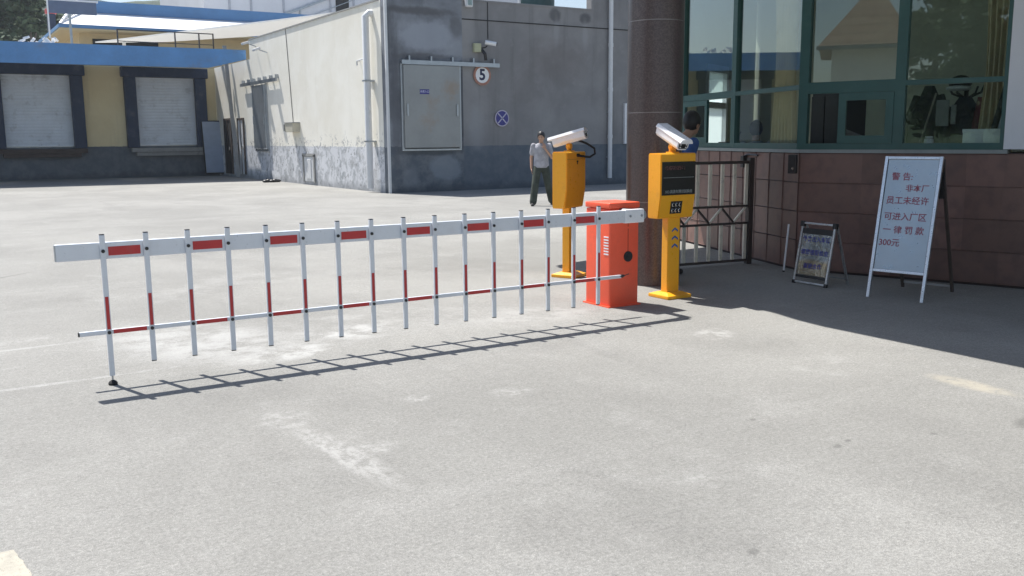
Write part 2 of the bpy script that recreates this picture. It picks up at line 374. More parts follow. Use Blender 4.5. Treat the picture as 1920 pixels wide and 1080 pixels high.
M_hair = pm('black_hair', (.012, .011, .011), .5, .2, 20)
M_eye = pm('dark_eye', (.02, .015, .012), .3, .02)

# ================================================================ THE SETTING
gb = MB(); gb.quad((-500, -300, 0), (700, -300, 0), (700, 900, 0), (-500, 900, 0))
tag(gb.build('ground', M_ground), kind='structure')
def marking(poly, seed, ragged):
    b = MB(); rr = random.Random(seed); out = []
    for k, (a, c) in enumerate(zip(poly, poly[1:] + poly[:1])):
        a = Vector((*a, .004)); c = Vector((*c, .004)); n = max(2, int((c - a).length / .012))
        for i in range(n):
            q = a.lerp(c, i / n); f = ragged * (mnoise.noise((q.x * 30, q.y * 30, seed)) + .7 * mnoise.noise((q.x * 110, q.y * 110, seed)))
            out.append(b.b.verts.new(q + Vector((f, f * .8, 0))))
    b.b.faces.new(out); tag(b.build('road_marking', M_paint_y), kind='structure')
marking([(-.75, 3.35), (.13, 3.35), (.205, 3.72), (.165, 4.0), (-.75, 4.1)], 3, .006)
def hill(name, cx, cy, rx, ry, h, seed):
    b = MB().b; N = 60; gr = []
    for i in range(N + 1):
        row = []
        for j in range(N + 1):
            u = i / N * 2 - 1; v = j / N * 2 - 1; d = math.hypot(u, v)
            k = max(0, 1 - d * d) ** 1.2
            z = h * k * (1 + .35 * mnoise.noise((u * 2.2 + seed, v * 2.2, 0)) + .12 * mnoise.noise((u * 9, v * 9 + seed, 1)) + .05 * mnoise.noise((u * 30, v * 30 + seed, 1)))
            row.append(b.verts.new((cx + rx * u, cy + ry * v, z - .3)))
        gr.append(row)
    for i in range(N):
        for j in range(N): b.faces.new((gr[i][j], gr[i + 1][j], gr[i + 1][j + 1], gr[i][j + 1]))
    m = MB(); m.b.free(); m.b = b
    tag(m.build(name, M_hill, smooth=True), kind='structure')
hill('hills', 130, 470, 330, 150, 58, 3.1)
hill('hills', -190, 330, 200, 160, 50, 8.7)
hill('hills', -190, -75, 110, 80, 46, 5.2)  # out of view, added as a dark backdrop for the booth glass reflection

# ================================================================ GREY AND CREAM WAREHOUSE
WX, WY = 11.6, 25.3
wh = thing('warehouse', 'grey and cream rendered warehouse with peeling base and sliding steel doors', 'warehouse', (WX, WY, 0))
def wpart(mb, name, mat, parent=None, label=None, smooth=False): return mb.build(name, mat, parent or wh, world=True, label=label, smooth=smooth)
wpart(MB().box(WX + .0, 14.12, WY, WY + .3, 0, 5.78), 'front_wall', M_gray_old, label='dark patched front wall beside the cream corner')
m = MB().box(14.12, 19.0, WY + .03, WY + .3, 0, 5.68); m.box(19.0, 26.0, WY + .03, WY + .3, 0, 7.2); m.box(14.12, 19.0, WY + .01, WY + .42, 5.68, 5.73)
wpart(m, 'front_wall', M_gray, label='grey rendered front wall with a darker painted base')
wpart(MB().box(14.13, 25.9, WY + .015, WY + .03, 5.125, 5.155).box(15.03, 15.05, WY + .012, WY + .03, 4.6, 5.68), 'joint_line', M_dark)
s = MB()
s.extrude(frame((WX, 0, 0), (0, 1, 0), (0, 0, 1)), [(WY + .31, 0), (38.45, 0), (38.45, 5.55), (33.9, 5.58), (WY + .31, 5.55)], .0, .3)
s.extrude(frame((WX, 0, 0), (0, 1, 0), (0, 0, 1)), [(38.45, 0), (43.9, 0), (43.9, 4.82), (38.45, 4.82)], .0, .3)
wpart(s, 'side_wall', M_cream, label='sunlit cream side wall with flaking grey base')
wpart(MB().box(WX - .012, WX + .06, WY - .012, WY + .0, 0, 5.7).box(WX - .012, WX, WY, WY + .06, 0, 5.7), 'corner_trim', M_pipe)
wpart(MB().box(WX - .03, WX + .33, WY + .4, 38.4, 5.555, 5.60), 'parapet_cap', M_conc)
wpart(MB().box(WX + .31, 26, WY + .31, 38.2, 5.1, 5.2), 'roof', M_conc)
def sliding_door(cx, u, n, z0, z1, half, leaf_m, rail_l, rail_r, railz, name='sliding_door', lip=.02):
    """a door in a wall: cx on the wall at the door centre, u along it, n out of it"""
    M = frame(cx, u, (0, 0, 1)); N = Vector(n)
    zc = (z0 + z1) / 2
    fr = MB()
    for a in (-half - .04, half + .04): fr.boxm(frame(Vector(cx) + Vector(u) * a + N * .03 + Vector((0, 0, zc)), u, n), .08, .06, z1 - z0 + .1)
    fr.boxm(frame(Vector(cx) + N * .03 + Vector((0, 0, z0 - .07)), u, n), half * 2 + .16, .06, .05)
    d = MB().boxm(frame(Vector(cx) + N * .075 + Vector((0, 0, zc)), u, n), half * 2, .09, z1 - z0, .012)
    o = wpart(d, name, leaf_m); wpart(fr, 'door_frame', M_galv, o)
    for k in (-1, 1): wpart(MB().boxm(frame(Vector(cx) + Vector(u) * (k * (half - .09)) + N * .135 + Vector((0, 0, zc - .1)), u, n), .035, .03, .34, .006), 'handle', M_galv, o)
    r = MB().boxm(frame(Vector(cx) + Vector(u) * ((rail_l + rail_r) / 2) + N * .10 + Vector((0, 0, railz)), u, n), rail_r - rail_l, .07, .12)
    k = rail_l + .25
    while k < rail_r:
        r.boxm(frame(Vector(cx) + Vector(u) * k + N * .06 + Vector((0, 0, railz + .12)), u, n), .05, .12, .14); k += .72
    wpart(r, 'door_rail', M_galv, o)
    return o
sliding_door((13.02, WY, 0), (1, 0, 0), (0, -1, 0), 1.33, 3.72, .92, M_steel_door, -.98, 2.34, 3.80)
sliding_door((WX, 37.25, 0), (0, -1, 0), (-1, 0, 0), 1.24, 3.72, .78, M_galv, -2.3, 2.35, 3.83)
# little doors low on the cream wall
def small_door(y0, y1, z0, z1, mat, nm='door', hy=None):
    d = MB().box(WX - .04, WX - .005, y0, y1, z0, z1); o = wpart(d, nm, mat)
    f = MB().box(WX - .06, WX - .002, y0 - .09, y0, z0, z1 + .09).box(WX - .06, WX - .002, y1, y1 + .09, z0, z1 + .09).box(WX - .06, WX - .002, y0, y1, z1, z1 + .09)
    f.box(WX - .055, WX - .04, (y0 + y1) / 2 - .03, (y0 + y1) / 2 + .03, z0, z1); wpart(f, 'door_frame', M_rust, o)
    wpart(MB().box(WX - .10, WX - .04, y0 + .12, y0 + .18, z0 + 1.05, z0 + 1.18, .005), 'handle', M_chrome, o)
small_door(39.75, 40.5, .15, 2.42, M_pipe)
small_door(41.65, 42.6, .12, 2.45, M_dark)
wpart(MB().box(WX - .03, WX - .004, 31.55, 32.45, .13, .98).box(WX - .055, WX - .03, 31.75, 32.25, .22, .9, .01), 'hatch', M_pipe)
wpart(MB().box(WX - .05, WX - .01, 31.4, 31.52, .1, 1.05).box(WX - .05, WX - .01, 32.48, 32.6, .1, 1.05).box(WX - .05, WX - .01, 31.4, 32.6, 1.0, 1.1), 'hatch_frame', M_conc)
# downpipes, wires
wpart(MB().tube([(WX + .1, 26.2, 5.25), (WX - .1, 26.22, 5.25), (WX - .2, 26.25, 5.15), (WX - .2, 26.25, .12)], .105, 14), 'downpipe', M_pipe, smooth=True)
for z in (3.28, 1.5): wpart(MB().box(WX - .31, WX, 26.14, 26.36, z, z + .045), 'pipe_bracket', M_galv)
d_ = MB().tube([(19.72, WY - .09, 7.0), (19.72, WY - .09, .22)], .075, 14)
for zz in (1.55, 3.1, 4.55): d_.tube([(19.72, WY - .09, zz), (19.72, WY - .09, zz + .12)], .086, 14)
wpart(d_, 'downpipe', M_pipe, smooth=True)
for z in (.9, 2.4, 5.4): wpart(MB().box(19.66, 19.78, WY - .09, WY + .03, z, z + .04), 'pipe_bracket', M_galv)
wpart(MB().tube([(WX - .012, 33.9, 5.55), (WX - .012, 33.5, 2.15)], .010, 6), 'cable', M_rust)
vw = wpart(MB().box(20.38, 20.46, WY - .06, WY + .03, 1.36, 2.72).box(21.3, 21.38, WY - .06, WY + .03, 1.36, 2.72).box(20.46, 21.3, WY - .06, WY + .03, 2.64, 2.72).box(20.46, 21.3, WY - .06, WY + .03, 1.36, 1.44), 'window_frame', M_white)
wpart(MB().box(20.46, 21.3, WY - .01, WY + .025, 1.44, 2.64), 'pane', M_dark, vw)
# things fixed to the warehouse
def wall_lamp(y, z, lab):
    o = thing('wall_lamp', lab, 'lamp', (WX, y, z))
    MB().tube([(0, 0, 0), (-.32, 0, .10)], .022, 8).build('arm', M_galv, o)
    MB().boxm(Matrix.Translation((-.42, 0, .11)) @ Matrix.Rotation(R_(-20), 4, 'Y'), .26, .30, .09, .02).build('lamp_head', M_pipe, o)
wall_lamp(37.55, 5.25, 'slim lamp on a bent arm high beside the white sheet roof')
wall_lamp(36.15, 4.9, 'lower pale lamp above the sliding door of the cream wall')
o = thing('junction_box', 'beige junction box at the end of a cable on the cream wall', 'electrical box', (WX, 33.25, 1.86))
MB().box(-.28, 0, -.42, .42, 0, .32, .012).build('box', pm('beige_box', (.50, .47, .38), .6), o)
MB().box(-.32, -.24, .42, .44, .04, .28).box(-.3, 0, -.45, .45, .32, .35).build('lid', M_conc, o)
o = thing('air_pipe_end', 'thin white pipe stub with a bracket beside the tall downpipe', 'pipe', (WX, 27.2, 3.95))
MB().tube([(0, .0, 0), (-.1, 0, 0), (-.14, -.8, .03)], .022, 8).build('pipe', M_pipe, o, smooth=True)
MB().tube([(-.1, .0, -.0), (-.1, .0, -.14)], .018, 6).build('bracket', M_galv, o)
o = thing('security_camera', 'small white bullet camera with a pale box on the grey wall', 'camera', (14.72, WY + .03, 4.3))
MB().box(-.22, .02, -.12, 0, -.12, .14, .01).build('box', pm('pale_green_box', (.45, .46, .30), .6), o)
MB().tube([(.02, -.06, 0), (.12, -.2, .02), (.14, -.26, .06)], .02, 8).build('arm', M_black, o)
c_ = MB().cyl((.24, -.3, .14), .065, .34, (1, -.45, -.18), 16).build('housing', M_white, o, smooth=True); MB().cyl((.415, -.378, .109), .05, .012, (1, -.45, -.18), 16).build('lens', M_black, c_)
MB().tube([(.05, -.1, -.05), (.1, -.2, -.18), (.14, -.18, -.36)], .05, 8).build('cable_bundle', M_black, o)
o = thing('wall_light', 'glass bulkhead light under the parapet of the grey wall', 'lamp', (14.33, WY + .0, 5.48))
MB().box(-.12, .12, -.14, 0, 0, .36, .05).build('body', M_pipe, o); MB().box(-.07, .07, -.17, -.14, .05, .31, .012).build('glass', M_glass, o)
o = thing('rag', 'small dark rag lying at the foot of the cream wall', 'rag', (11.1, 34.9, 0)); b = MB()
for k in range(5): b.ball((.12 * k - .2, .05 * math.sin(k * 2.1), .05), (.13, .1, .06 + .02 * (k % 2)), 10, 6)
b.build('cloth', M_black, o, smooth=True)
# signs
M_signw = pm('sign_white', (.78, .78, .78), .45, .05); M_signred = pm('sign_faded_red', (.36, .17, .12), .5, .2, 8, dirt=(.4, .3, .25), dirt_amt=.5, dscale=6); M_signblue = pm('sign_blue', (.035, .035, .22), .45, .1); M_navy = pm('sign_navy', (.008, .012, .06), .5, .1)
o = thing('speed_sign', 'round white sign with red rim reading 5 under the door rail', 'sign', (14.80, WY - .01, 3.50))
MB().cyl((0, 0, 0), .31, .02, (0, 1, 0), 40).build('rim', M_signred, o); MB().cyl((0, -.012, 0), .235, .006, (0, 1, 0), 40).build('face', M_signw, o)
lettering('number', '5', .46, frame((0, -.016, 0), (1, 0, 0), (0, 0, 1)), M_navy, o, .014)
o = thing('no_stopping_sign', 'round blue no stopping sign with a pale cross on the grey wall', 'sign', (15.5, WY - .01, 2.2))
MB().cyl((0, 0, 0), .255, .02, (0, 1, 0), 40).build('rim', pm('sign_pale_rim', (.50, .46, .56), .5), o)
MB().cyl((0, -.012, 0), .222, .006, (0, 1, 0), 40).build('face', M_signblue, o)
x_ = MB()
for a in (45, -45): x_.boxm(Matrix.Translation((0, -.018, 0)) @ Matrix.Rotation(R_(a), 4, 'Y'), .43, .006, .035 + .001 * (a > 0))
x_.build('cross', pm('sign_pale_cross', (.50, .48, .60), .5), o)
o = thing('door_plate', 'small blue plate with white characters on the steel sliding door', 'sign', (12.755, WY - .128, 2.96))
MB().box(-.155, .155, 0, .01, -.07, .07).build('plate', M_signblue, o)
lettering('lettering', '冷库入口', .078, frame((0, -.004, 0), (1, 0, 0), (0, 0, 1)), pm('plate_white', (.55, .55, .75), .5), o, .001)
o = thing('water_tank', 'dark tank standing on the roof behind the grey parapet', 'tank', (18.35, 27.6, 5.2))
MB().cyl((0, 0, .75), .62, 1.3, (0, 0, 1), 24).build('tank', pm('dark_green_tank', (.02, .06, .065), .5), o, smooth=True); MB().box(-.6, .6, -.5, .5, 0, .1).build('stand', M_rust, o)
MB().tube([(-.7, 0, .1), (-.7, 0, 1.2), (-.3, 0, 1.42)], .05, 8).build('pipe', M_pipe, o)

# ================================================================ LOADING DOCK AND WHAT STANDS ON IT
DY = 43.9
dk = thing('loading_dock', 'yellow loading dock with blue canopy and two roller shutters', 'loading dock', (6.5, DY, 0))
def dpart(mb, name, mat, parent=None, label=None): return mb.build(name, mat, parent or dk, world=True, label=label)
dpart(MB().box(-14, 2.9, DY, DY + .3, 0, 4.78).box(5.62, 8.05, DY, DY + .3, 0, 4.78).box(10.75, WX - .02, DY, DY + .3, 0, 4.78).box(2.9, 5.62, DY, DY + .3, 0, 1.36).box(8.05, 10.75, DY, DY + .3, 0, 1.36).box(2.9, 5.62, DY, DY + .3, 4.36, 4.78).box(8.05, 10.75, DY, DY + .3, 4.36, 4.78), 'wall', M_dock)
cn = MB(); cn.prism([(-14, 41.36), (10.85, 39.2), (10.85, 43.85), (-14, 43.85)], 4.82, 5.2); dpart(cn, 'canopy', M_bluepaint)
fu = Vector((11.58 + 14, 38.95 - 41.17, 0)).normalized(); fl_ = Vector((11.58 + 14, 38.95 - 41.17, 0)).length
cn = MB().extrude(frame((-14, 41.17, 0), fu, (0, 0, 1)), [(0, 4.47), (fl_ - 1.5, 4.47), (fl_, 4.84), (fl_, 5.21), (0, 5.30)], 0, .14); dpart(cn, 'canopy_fascia', M_bluepaint)
cn = MB(); cn.prism([(10.86, 42.5), (11.58, 42.5), (11.58, 42.75), (10.86, 42.75)], 4.85, 5.2); dpart(cn, 'canopy_beam', M_bluepaint)
dpart(MB().box(-14, 11.4, 44.21, 56, 4.82, 4.95), 'roof', M_conc)
for (x0, x1) in ((2.93, 5.56), (8.10, 10.66)):
    b = MB(); z = 1.40; k = 0
    while z < 4.34:
        b.box(x0, x1, DY + .07, DY + .16, z, min(z + .10, 4.34), .012).box(x0, x1, DY + .125, DY + .16, min(z + .10, 4.34), min(z + .13, 4.345)); z += .13; k += 1
    sh = dpart(b, 'roller_shutter', M_shutter)
    dpart(MB().box(x0, x1, DY + .095, DY + .16, 1.36, 1.41).box((x0 + x1) / 2 - .06, (x0 + x1) / 2 + .06, DY + .07, DY + .095, 1.44, 1.47), 'bottom_bar', M_galv, sh)
    dpart(MB().box(x0 - .45, x0 + .03, DY - .32, DY - .002, 1.30, 4.32, .03), 'dock_seal', M_bumper); dpart(MB().box(x1 - .03, x1 + .45, DY - .32, DY - .002, 1.30, 4.32, .03), 'dock_seal', M_bumper)
    dpart(MB().box(x0 - .55, x1 + .55, DY - .36, DY - .002, 4.325, 4.75, .03), 'dock_seal', M_bumper)
    dpart(MB().box(x0 - .3, x1 + .45, DY - .3, DY - .002, 1.10, 1.28, .01).box(x0 - .1, x1 + .2, DY - .24, DY - .002, .94, 1.09), 'dock_plate', M_rust if x0 < 5 else M_conc)
o = thing('shade_strip_plank', 'grey leaning plank standing partly for a strip of shade on the cream wall', 'plank', (11.35, 40.05, 0))  # grey bar stands partly for a strip of shade on the wall
MB().bar((0, 0, .01), (.1, 1.45, 5.6), .16, .05).build('plank', M_conc, o)
o = thing('leaning_panel', 'pale blue grey board leaning in the corner of the dock', 'board', (11.25, 43.2, .0))
MB().boxm(Matrix.Translation((0, .2, 1.28)) @ Matrix.Rotation(R_(-8), 4, 'X'), .85, .05, 2.3, .01).build('board', pm('pale_board', (.36, .42, .52), .5), o)
MB().boxm(Matrix.Translation((0, .24, 1.27)) @ Matrix.Rotation(R_(-8), 4, 'X'), .95, .04, 2.42).build('frame', M_dark, o)
o = thing('roof_railing', 'thin rusty railing standing on the dock roof', 'railing', (10.6, 42.3, 5.22))
for x in (-3.3, -1.0, 0, .6): MB().box(x - .025, x + .025, -.025, .025, 0, .95).build('post', M_rust, o)
MB().box(-3.3, .6, -.02, .02, .91, .95).box(-3.3, .6, -.02, .02, .45, .48).build('rail', M_rust, o)
o = thing('roof_stack', 'tall dark square stack with a red cap behind the dock', 'chimney', (8.05, 70.0, 0))
MB().box(-.24, .24, -.24, .24, 0, 9.9).build('shaft', M_bumper, o); MB().box(-.33, .33, -.3, .3, 9.9, 10.2, .05).build('cap', pm('red_cap', (.5, .06, .06), .5), o)
o = thing('junk_heap', 'small heap of pale scrap lying on the dock roof', 'scrap', (4.6, 46.2, 5.1))
b = MB(); rr = random.Random(3)
for i in range(14): b.boxm(Matrix.Translation((rr.uniform(-.6, 1.0), rr.uniform(-.3, .3), rr.uniform(0.6, .95))) @ Matrix.Rotation(rr.uniform(-1, 1), 4, 'Y') @ Matrix.Rotation(rr.uniform(-1, 1), 4, 'Z'), rr.uniform(.1, .35), .12, rr.uniform(.05, .16))
b.box(-.7, 1.1, -.35, .35, 0, .6); b.build('scrap', M_sheet, o)
aw = MB(); aw.prism([(15.0, 35.9), (14.9, 45.6), (11.2, 51.2), (8.1, 53.3)], 6.60, 6.66); aw.box(14.7, 14.85, 44.6, 44.75, 5.2, 6.595); aw.box(9.2, 9.35, 52.0, 52.15, 4.95, 6.595)
tag(aw.build('sheet_roof', M_fibre), 'white sheet roof running diagonally above the blue dock canopy', 'roof sheet')

# ---- buildings behind
hb = thing('back_building', 'yellow building with white hipped roof and blue parapet behind the dock', 'building', (14, 66, 0))
def hpart(mb, n, m): return mb.build(n, m, hb, world=True)
M_soff = pm('cream_soffit', (.62, .50, .30), .8, .08)
hpart(MB().box(8.2, 34, 59.5, 75, 0, 7.78), 'wall', M_soff)
hpart(MB().prism([(7.05, 58), (36, 58), (36, 77), (7.05, 77)], 7.70, 7.80), 'soffit', M_soff)
hpart(MB().prism([(7.0, 57.95), (36, 57.95), (36, 77), (7.0, 77)], 7.805, 7.99), 'eave', M_blueside)
b = MB(); A = [(7.1, 58.0, 8.0), (36, 58.0, 8.0), (36, 77, 8.0), (7.1, 77, 8.0)]; B = [(8.5, 61.2, 9.1), (35, 61.2, 9.1), (35, 74, 9.1), (8.5, 74, 9.1)]
va = [b.b.verts.new(v) for v in A]; vb = [b.b.verts.new(v) for v in B]
for i in range(4): b.b.faces.new((va[i], va[(i + 1) % 4], vb[(i + 1) % 4], vb[i]))
b.b.faces.new(vb); b.b.faces.new(va[::-1]); hpart(b, 'roof', M_sheet)
hpart(MB().box(8.35, 34.9, 61.0, 61.2, 9.05, 9.72), 'parapet', M_blueside)
b = MB().bar((7.1, 58, 8.0), (8.5, 61.1, 9.75), .12); 
for k in range(1, 8): f = k / 8; b.bar((7.1 + 1.4 * f, 58 + 3.1 * f, 8.0 + 1.1 * f), (7.1 + 1.4 * f, 58 + 3.1 * f, 8.15 + 1.6 * f), .07)
hpart(b, 'hip_railing', M_pipe); hpart(MB().box(8.9, 12.5, 59.44, 59.5, 5.2, 7.4), 'window', M_dark)
o = thing('overpass_sign', 'white framed dark board on posts in front of the trees', 'board', (6.4, 56, 0))
MB().box(-.05, 2.3, 0, .06, 8.3, 8.95).build('board', pm('slate_board', (.12, .16, .25), .6), o)
MB().box(-.12, 2.4, -.02, .08, 8.951, 9.04).box(-.12, -.052, -.02, .08, 7, 8.95).build('frame', M_white, o); MB().box(.9, 1.02, .065, .16, 0, 8.9).build('post', M_galv, o)
wb = thing('white_building', 'tall white plastered building far behind the cream wall', 'building', (30, 82, 0))
MB().box(20.6, 52, 80, 96, 0, 19).build('wall', M_whitewall, wb, world=True)
b = MB()
for x in (22.6, 24.4, 27.2, 31.4, 33.6): b.box(x, x + .16, 79.9, 79.998, 6, 18.5)
b.build('downpipe', pm('grey_pipe', (.38, .40, .45), .6), wb, world=True)
MB().bar((26.5, 79.85, 11.8), (33.5, 79.85, 14.6), .2, .18).bar((26.5, 79.85, 10.9), (33.5, 79.85, 13.7), .06, .06).bar((28.7, 79.85, 10), (28.7, 79.85, 12.6), .1, .1).build('stair_rail', M_galv, wb, world=True)
f = MB().box(32.0, 33.2, 79.9, 79.998, 12.6, 14.4).build('window', M_dark, wb, world=True)
# the tile roofed house across the yard, seen in the booth's glass
th = thing('tile_house', 'small house with a pointed brown tile roof across the yard', 'house', (-17, 6.1, 0))
def tp(mb, n, m): return mb.build(n, m, th, world=True)
M_rooft = NT('clay_roof_tiles')
def _rt():
    t = M_rooft; p = t.pos(); x, y, z = t.xyz(p); row = t.math('FRACT', t.math('MULTIPLY', z, 3.2)); colm = t.math('FRACT', t.math('MULTIPLY', y, 2.6))
    c = t.mix(t.noise(p, 3, 4), (.17, .105, .075), (.27, .18, .13)); c = t.mix(t.ramp(row, .0, .22, .85, 0), c, (.08, .05, .035)); c = t.mix(t.ramp(colm, .0, .2, .5, 0), c, (.12, .07, .05)); return t.out(c, .7)
M_rooft = _rt()
tp(MB().box(-20, -14.5, 5.05, 7.5, 0, 4.55), 'wall', M_cream)
b = MB(); A = [(-13.9, 4.85, 4.6), (-13.9, 7.95, 4.6), (-20.6, 7.95, 4.6), (-20.6, 4.85, 4.6)]; B = [(-16.6, 6.05, 6.95), (-16.6, 6.15, 6.95), (-18.2, 6.15, 6.95), (-18.2, 6.05, 6.95)]
va = [b.b.verts.new(v) for v in A]; vb = [b.b.verts.new(v) for v in B]
for i in range(4): b.b.faces.new((va[i], va[(i + 1) % 4], vb[(i + 1) % 4], vb[i]))
b.b.faces.new(vb); b.b.faces.new(va[::-1]); rf = tp(b, 'roof', M_rooft)
MB().box(-13.98, -13.85, 4.8, 8.0, 4.46, 4.59).build('gutter', M_conc, rf, world=True)
tp(MB().box(-14.498, -14.45, 5.3, 6.9, 1.2, 3.0), 'window', M_dark)

# ---- trees
def leaf_mesh(name, n, h, r, z0, seed, leaf=.28, power=.6):
    rr = random.Random(seed); b = MB()
    clumps = []
    for i in range(26):
        t = rr.random(); rad = r * (math.sin(math.pi * (t ** power) * .93 + .12)) * rr.uniform(.35, 1.0); a = rr.uniform(0, 6.283)
        clumps.append((Vector((rad * math.cos(a), rad * math.sin(a), z0 + h * t)), rr.uniform(.45, .9) * r * .6))
    for i in range(n):
        c, cr = clumps[rr.randrange(len(clumps))]
        d = Vector((rr.gauss(0, 1), rr.gauss(0, 1), rr.gauss(0, 1))).normalized() * cr * rr.uniform(.35, 1.05) ** .7
        p = c + d; u = Vector((rr.gauss(0, 1), rr.gauss(0, 1), rr.gauss(0, .6))).normalized(); v = u.cross(Vector((rr.gauss(0, 1), rr.gauss(0, 1), rr.gauss(0, 1)))).normalized(); s_ = leaf * rr.uniform(.6, 1.4)
        b.quad(p - u * s_, p + v * s_ * .45, p + u * s_, p - v * s_ * .45)
    return b.mesh(name, M_leaf, flip=False)
crownA = leaf_mesh('crown', 4200, 8.0, 2.0, 2.2, 11, .26, .7); crownB = leaf_mesh('crown', 4200, 9.0, 2.6, 2.6, 12, .28, .6)
def trunk_mesh(h, seed):
    rr = random.Random(seed); b = MB(); b.tube([(0, 0, 0), (.08, .02, h * .4), (-.05, .06, h * .75), (.02, 0, h)], [.2, .15, .09, .03], 8)
    for i in range(7):
        z = h * (.3 + .09 * i); a = rr.uniform(0, 6.28); L = 1.3 - .1 * i
        b.tube([(0, 0, z), (L * .5 * math.cos(a), L * .5 * math.sin(a), z + .6), (L * math.cos(a), L * math.sin(a), z + 1.4)], [.07, .045, .015], 6)
    return b.mesh('trunk', M_bark, True)
trunkA = trunk_mesh(9.5, 1); trunkB = trunk_mesh(10.8, 2)
tl = [('slender dusty green tree far left behind the blue canopy', 5.4, 84, 1.18, 'A'), ('broad grey green tree showing left of the dark stack', 7.6, 88, 1.12, 'B'),
      ('pale thin tree standing just left of the roof stack', 7.7, 80, 1.22, 'A'), ('dark bushy tree between the stack and the white roof', 11.6, 92, 1.08, 'B'),
      ('second tall tree from the left edge behind the dock', 6.7, 96, 1.32, 'B'), ('low round tree top under the slate board', 10.2, 84, 1.05, 'A'), ('far tree whose top shows over the slate board', 12.8, 104, 1.15, 'B'),
      ('big unseen tree added to darken the glass right of the tile roof', -28, 2.4, .95, 'B'), ('bushy unseen tree added at the edge of the darkened reflection', -27, -1.6, .9, 'B'), ('leafy unseen tree added behind the tile roofed house for the dark reflection', -33, -.4, 1.0, 'B')]  # last three are out of view, added to darken the booth glass
for i, (lab, x, y, sc, k) in enumerate(tl):
    o = thing('tree', lab, 'tree', (x, y, 0), i * 1.3, 'trees behind the dock'); o.scale = (sc, sc, sc)
    for nm, me in (('trunk', trunkA if k == 'A' else trunkB), ('crown', crownA if k == 'A' else crownB)):
        c = bpy.data.objects.new(nm, me); COL.objects.link(c); c.parent = o

# ================================================================ GUARD BOOTH
P = [Vector((9.86, 10.84, 0)), Vector((9.317, 9.211, 0)), Vector((8.77, 7.57, 0)), Vector((9.13, 6.55, 0)), Vector((9.50, 5.53, 0)), Vector((10.25, 3.45, 0)), Vector((11.4, .3, 0))]
SILL, TOPZ, CANZ = 1.42, 3.75, 4.1
gbh = thing('guard_booth', 'brown tiled guard booth with green framed windows, granite column and canopy', 'guard booth', (9.0, 7.5, 0))
def bpart(mb, n, m, parent=None, label=None, smooth=False): return mb.build(n, m, parent or gbh, world=True, label=label, smooth=smooth)
def facet(i):
    a, b = P[i], P[i + 1]; u = (b - a).normalized(); n = Vector((u.y, -u.x, 0))  # outward
    if n.dot(Vector((-1, -.3, 0))) < 0: n = -n
    return a, u, n, (b - a).length
def fbox(mb, i, u0, u1, z0, z1, d0, d1, bev=0):
    """a box on facet i, from u0 to u1 along it, d0 to d1 out of it"""
    a, u, n, L = facet(i)
    M = frame(a + u * (u0 + u1) / 2 + n * (d0 + d1) / 2 + Vector((0, 0, (z0 + z1) / 2)), u, n)
    return mb.boxm(M, abs(u1 - u0), abs(d1 - d0), z1 - z0, bev)
core = MB(); tiles = MB(); rt = random.Random(5)
pts = [Vector((9.86, 10.84, 0))] + P[1:]
core.prism([(p.x, p.y) for p in P] + [(12.2, .6), (9.0 + 1.55, 5.6), (10.0, 6.3), (9.45, 7.6), (10.05, 9.3), (10.5, 10.9)], 0, SILL - .02)
bpart(core, 'wall', M_grout)
def tile(i, u0, u1, z0, z1):
    a, u, n, L = facet(i); M = frame(a + u * (u0 + u1) / 2 + n * .012 + Vector((0, 0, (z0 + z1) / 2)), u, n)
    M = M @ Matrix.Rotation(rt.uniform(-.012, .012), 4, 'X') @ Matrix.Rotation(rt.uniform(-.012, .012), 4, 'Z')
    tiles.boxm(M, u1 - u0 - .008, .026, z1 - z0 - .008, .007)
for i in range(6):
    L = facet(i)[3]; k = max(1, round(L / .335)); 
    for c in range(k):
        for r in range(4): tile(i, c * L / k, (c + 1) * L / k, .03 + r * .34, .03 + (r + 1) * .34)
bpart(tiles, 'tile_cladding', M_tile)
sl = MB()
for i in range(4): fbox(sl, i, -.02, facet(i)[3] + .02, SILL - .025, SILL + .015, -.12, .045)
bpart(sl, 'sill', pm('sill_paint', (.24, .27, .27), .6, .15, 6))
# window frames
fm = MB(); TR = 2.155
def bar_v(i, u, w, z0=SILL + .015, z1=TOPZ, d0=-.06, d1=.02): fbox(fm, i, u - w / 2, u + w / 2, z0, z1, d0, d1)
def bar_h(i, u0, u1, z, h, d0=-.055, d1=.018): fbox(fm, i, u0, u1, z - h / 2, z + h / 2, d0, d1)
L0, L1, L2, L3 = [facet(i)[3] for i in range(4)]
bar_v(0, .03, .10); bar_v(0, L0 - .01, .12); bar_v(2, .0, .11); bar_v(2, L2, .11); bar_v(3, L3 - .02, .09)
for i, (a, b) in enumerate(((.08, L0 - .07), (.05, L1 - .05), (.055, L2 - .055), (.055, L3 - .065))):
    bar_h(i, a, b, SILL + .05, .07); bar_h(i, a, b, TOPZ - .04, .08)
    bar_h(i, a, b, TR if i != 2 else TR - .02, (.09, .055, .13, .055)[i])
bpart(fm, 'window_frame', M_frame)
def sash(i, u0, u1, z0, z1, w, nm='sash'):
    s_ = MB(); d0, d1 = -.01, .028
    fbox(s_, i, u0, u0 + w, z0, z1, d0, d1); fbox(s_, i, u1 - w, u1, z0, z1, d0, d1); fbox(s_, i, u0 + w, u1 - w, z0, z0 + w, d0, d1); fbox(s_, i, u0 + w, u1 - w, z1 - w, z1, d0, d1)
    o = bpart(s_, nm, M_frame); g = MB(); fbox(g, i, u0 + w, u1 - w, z0 + w, z1 - w, .004, .010); bpart(g, 'pane', M_glass, o); return o
sash(0, .09, .92, SILL + .086, 2.105, .075)                 # the ticket window, its right half slid open
sash(2, .42, L2 - .056, SILL + .086, 2.068, .085)
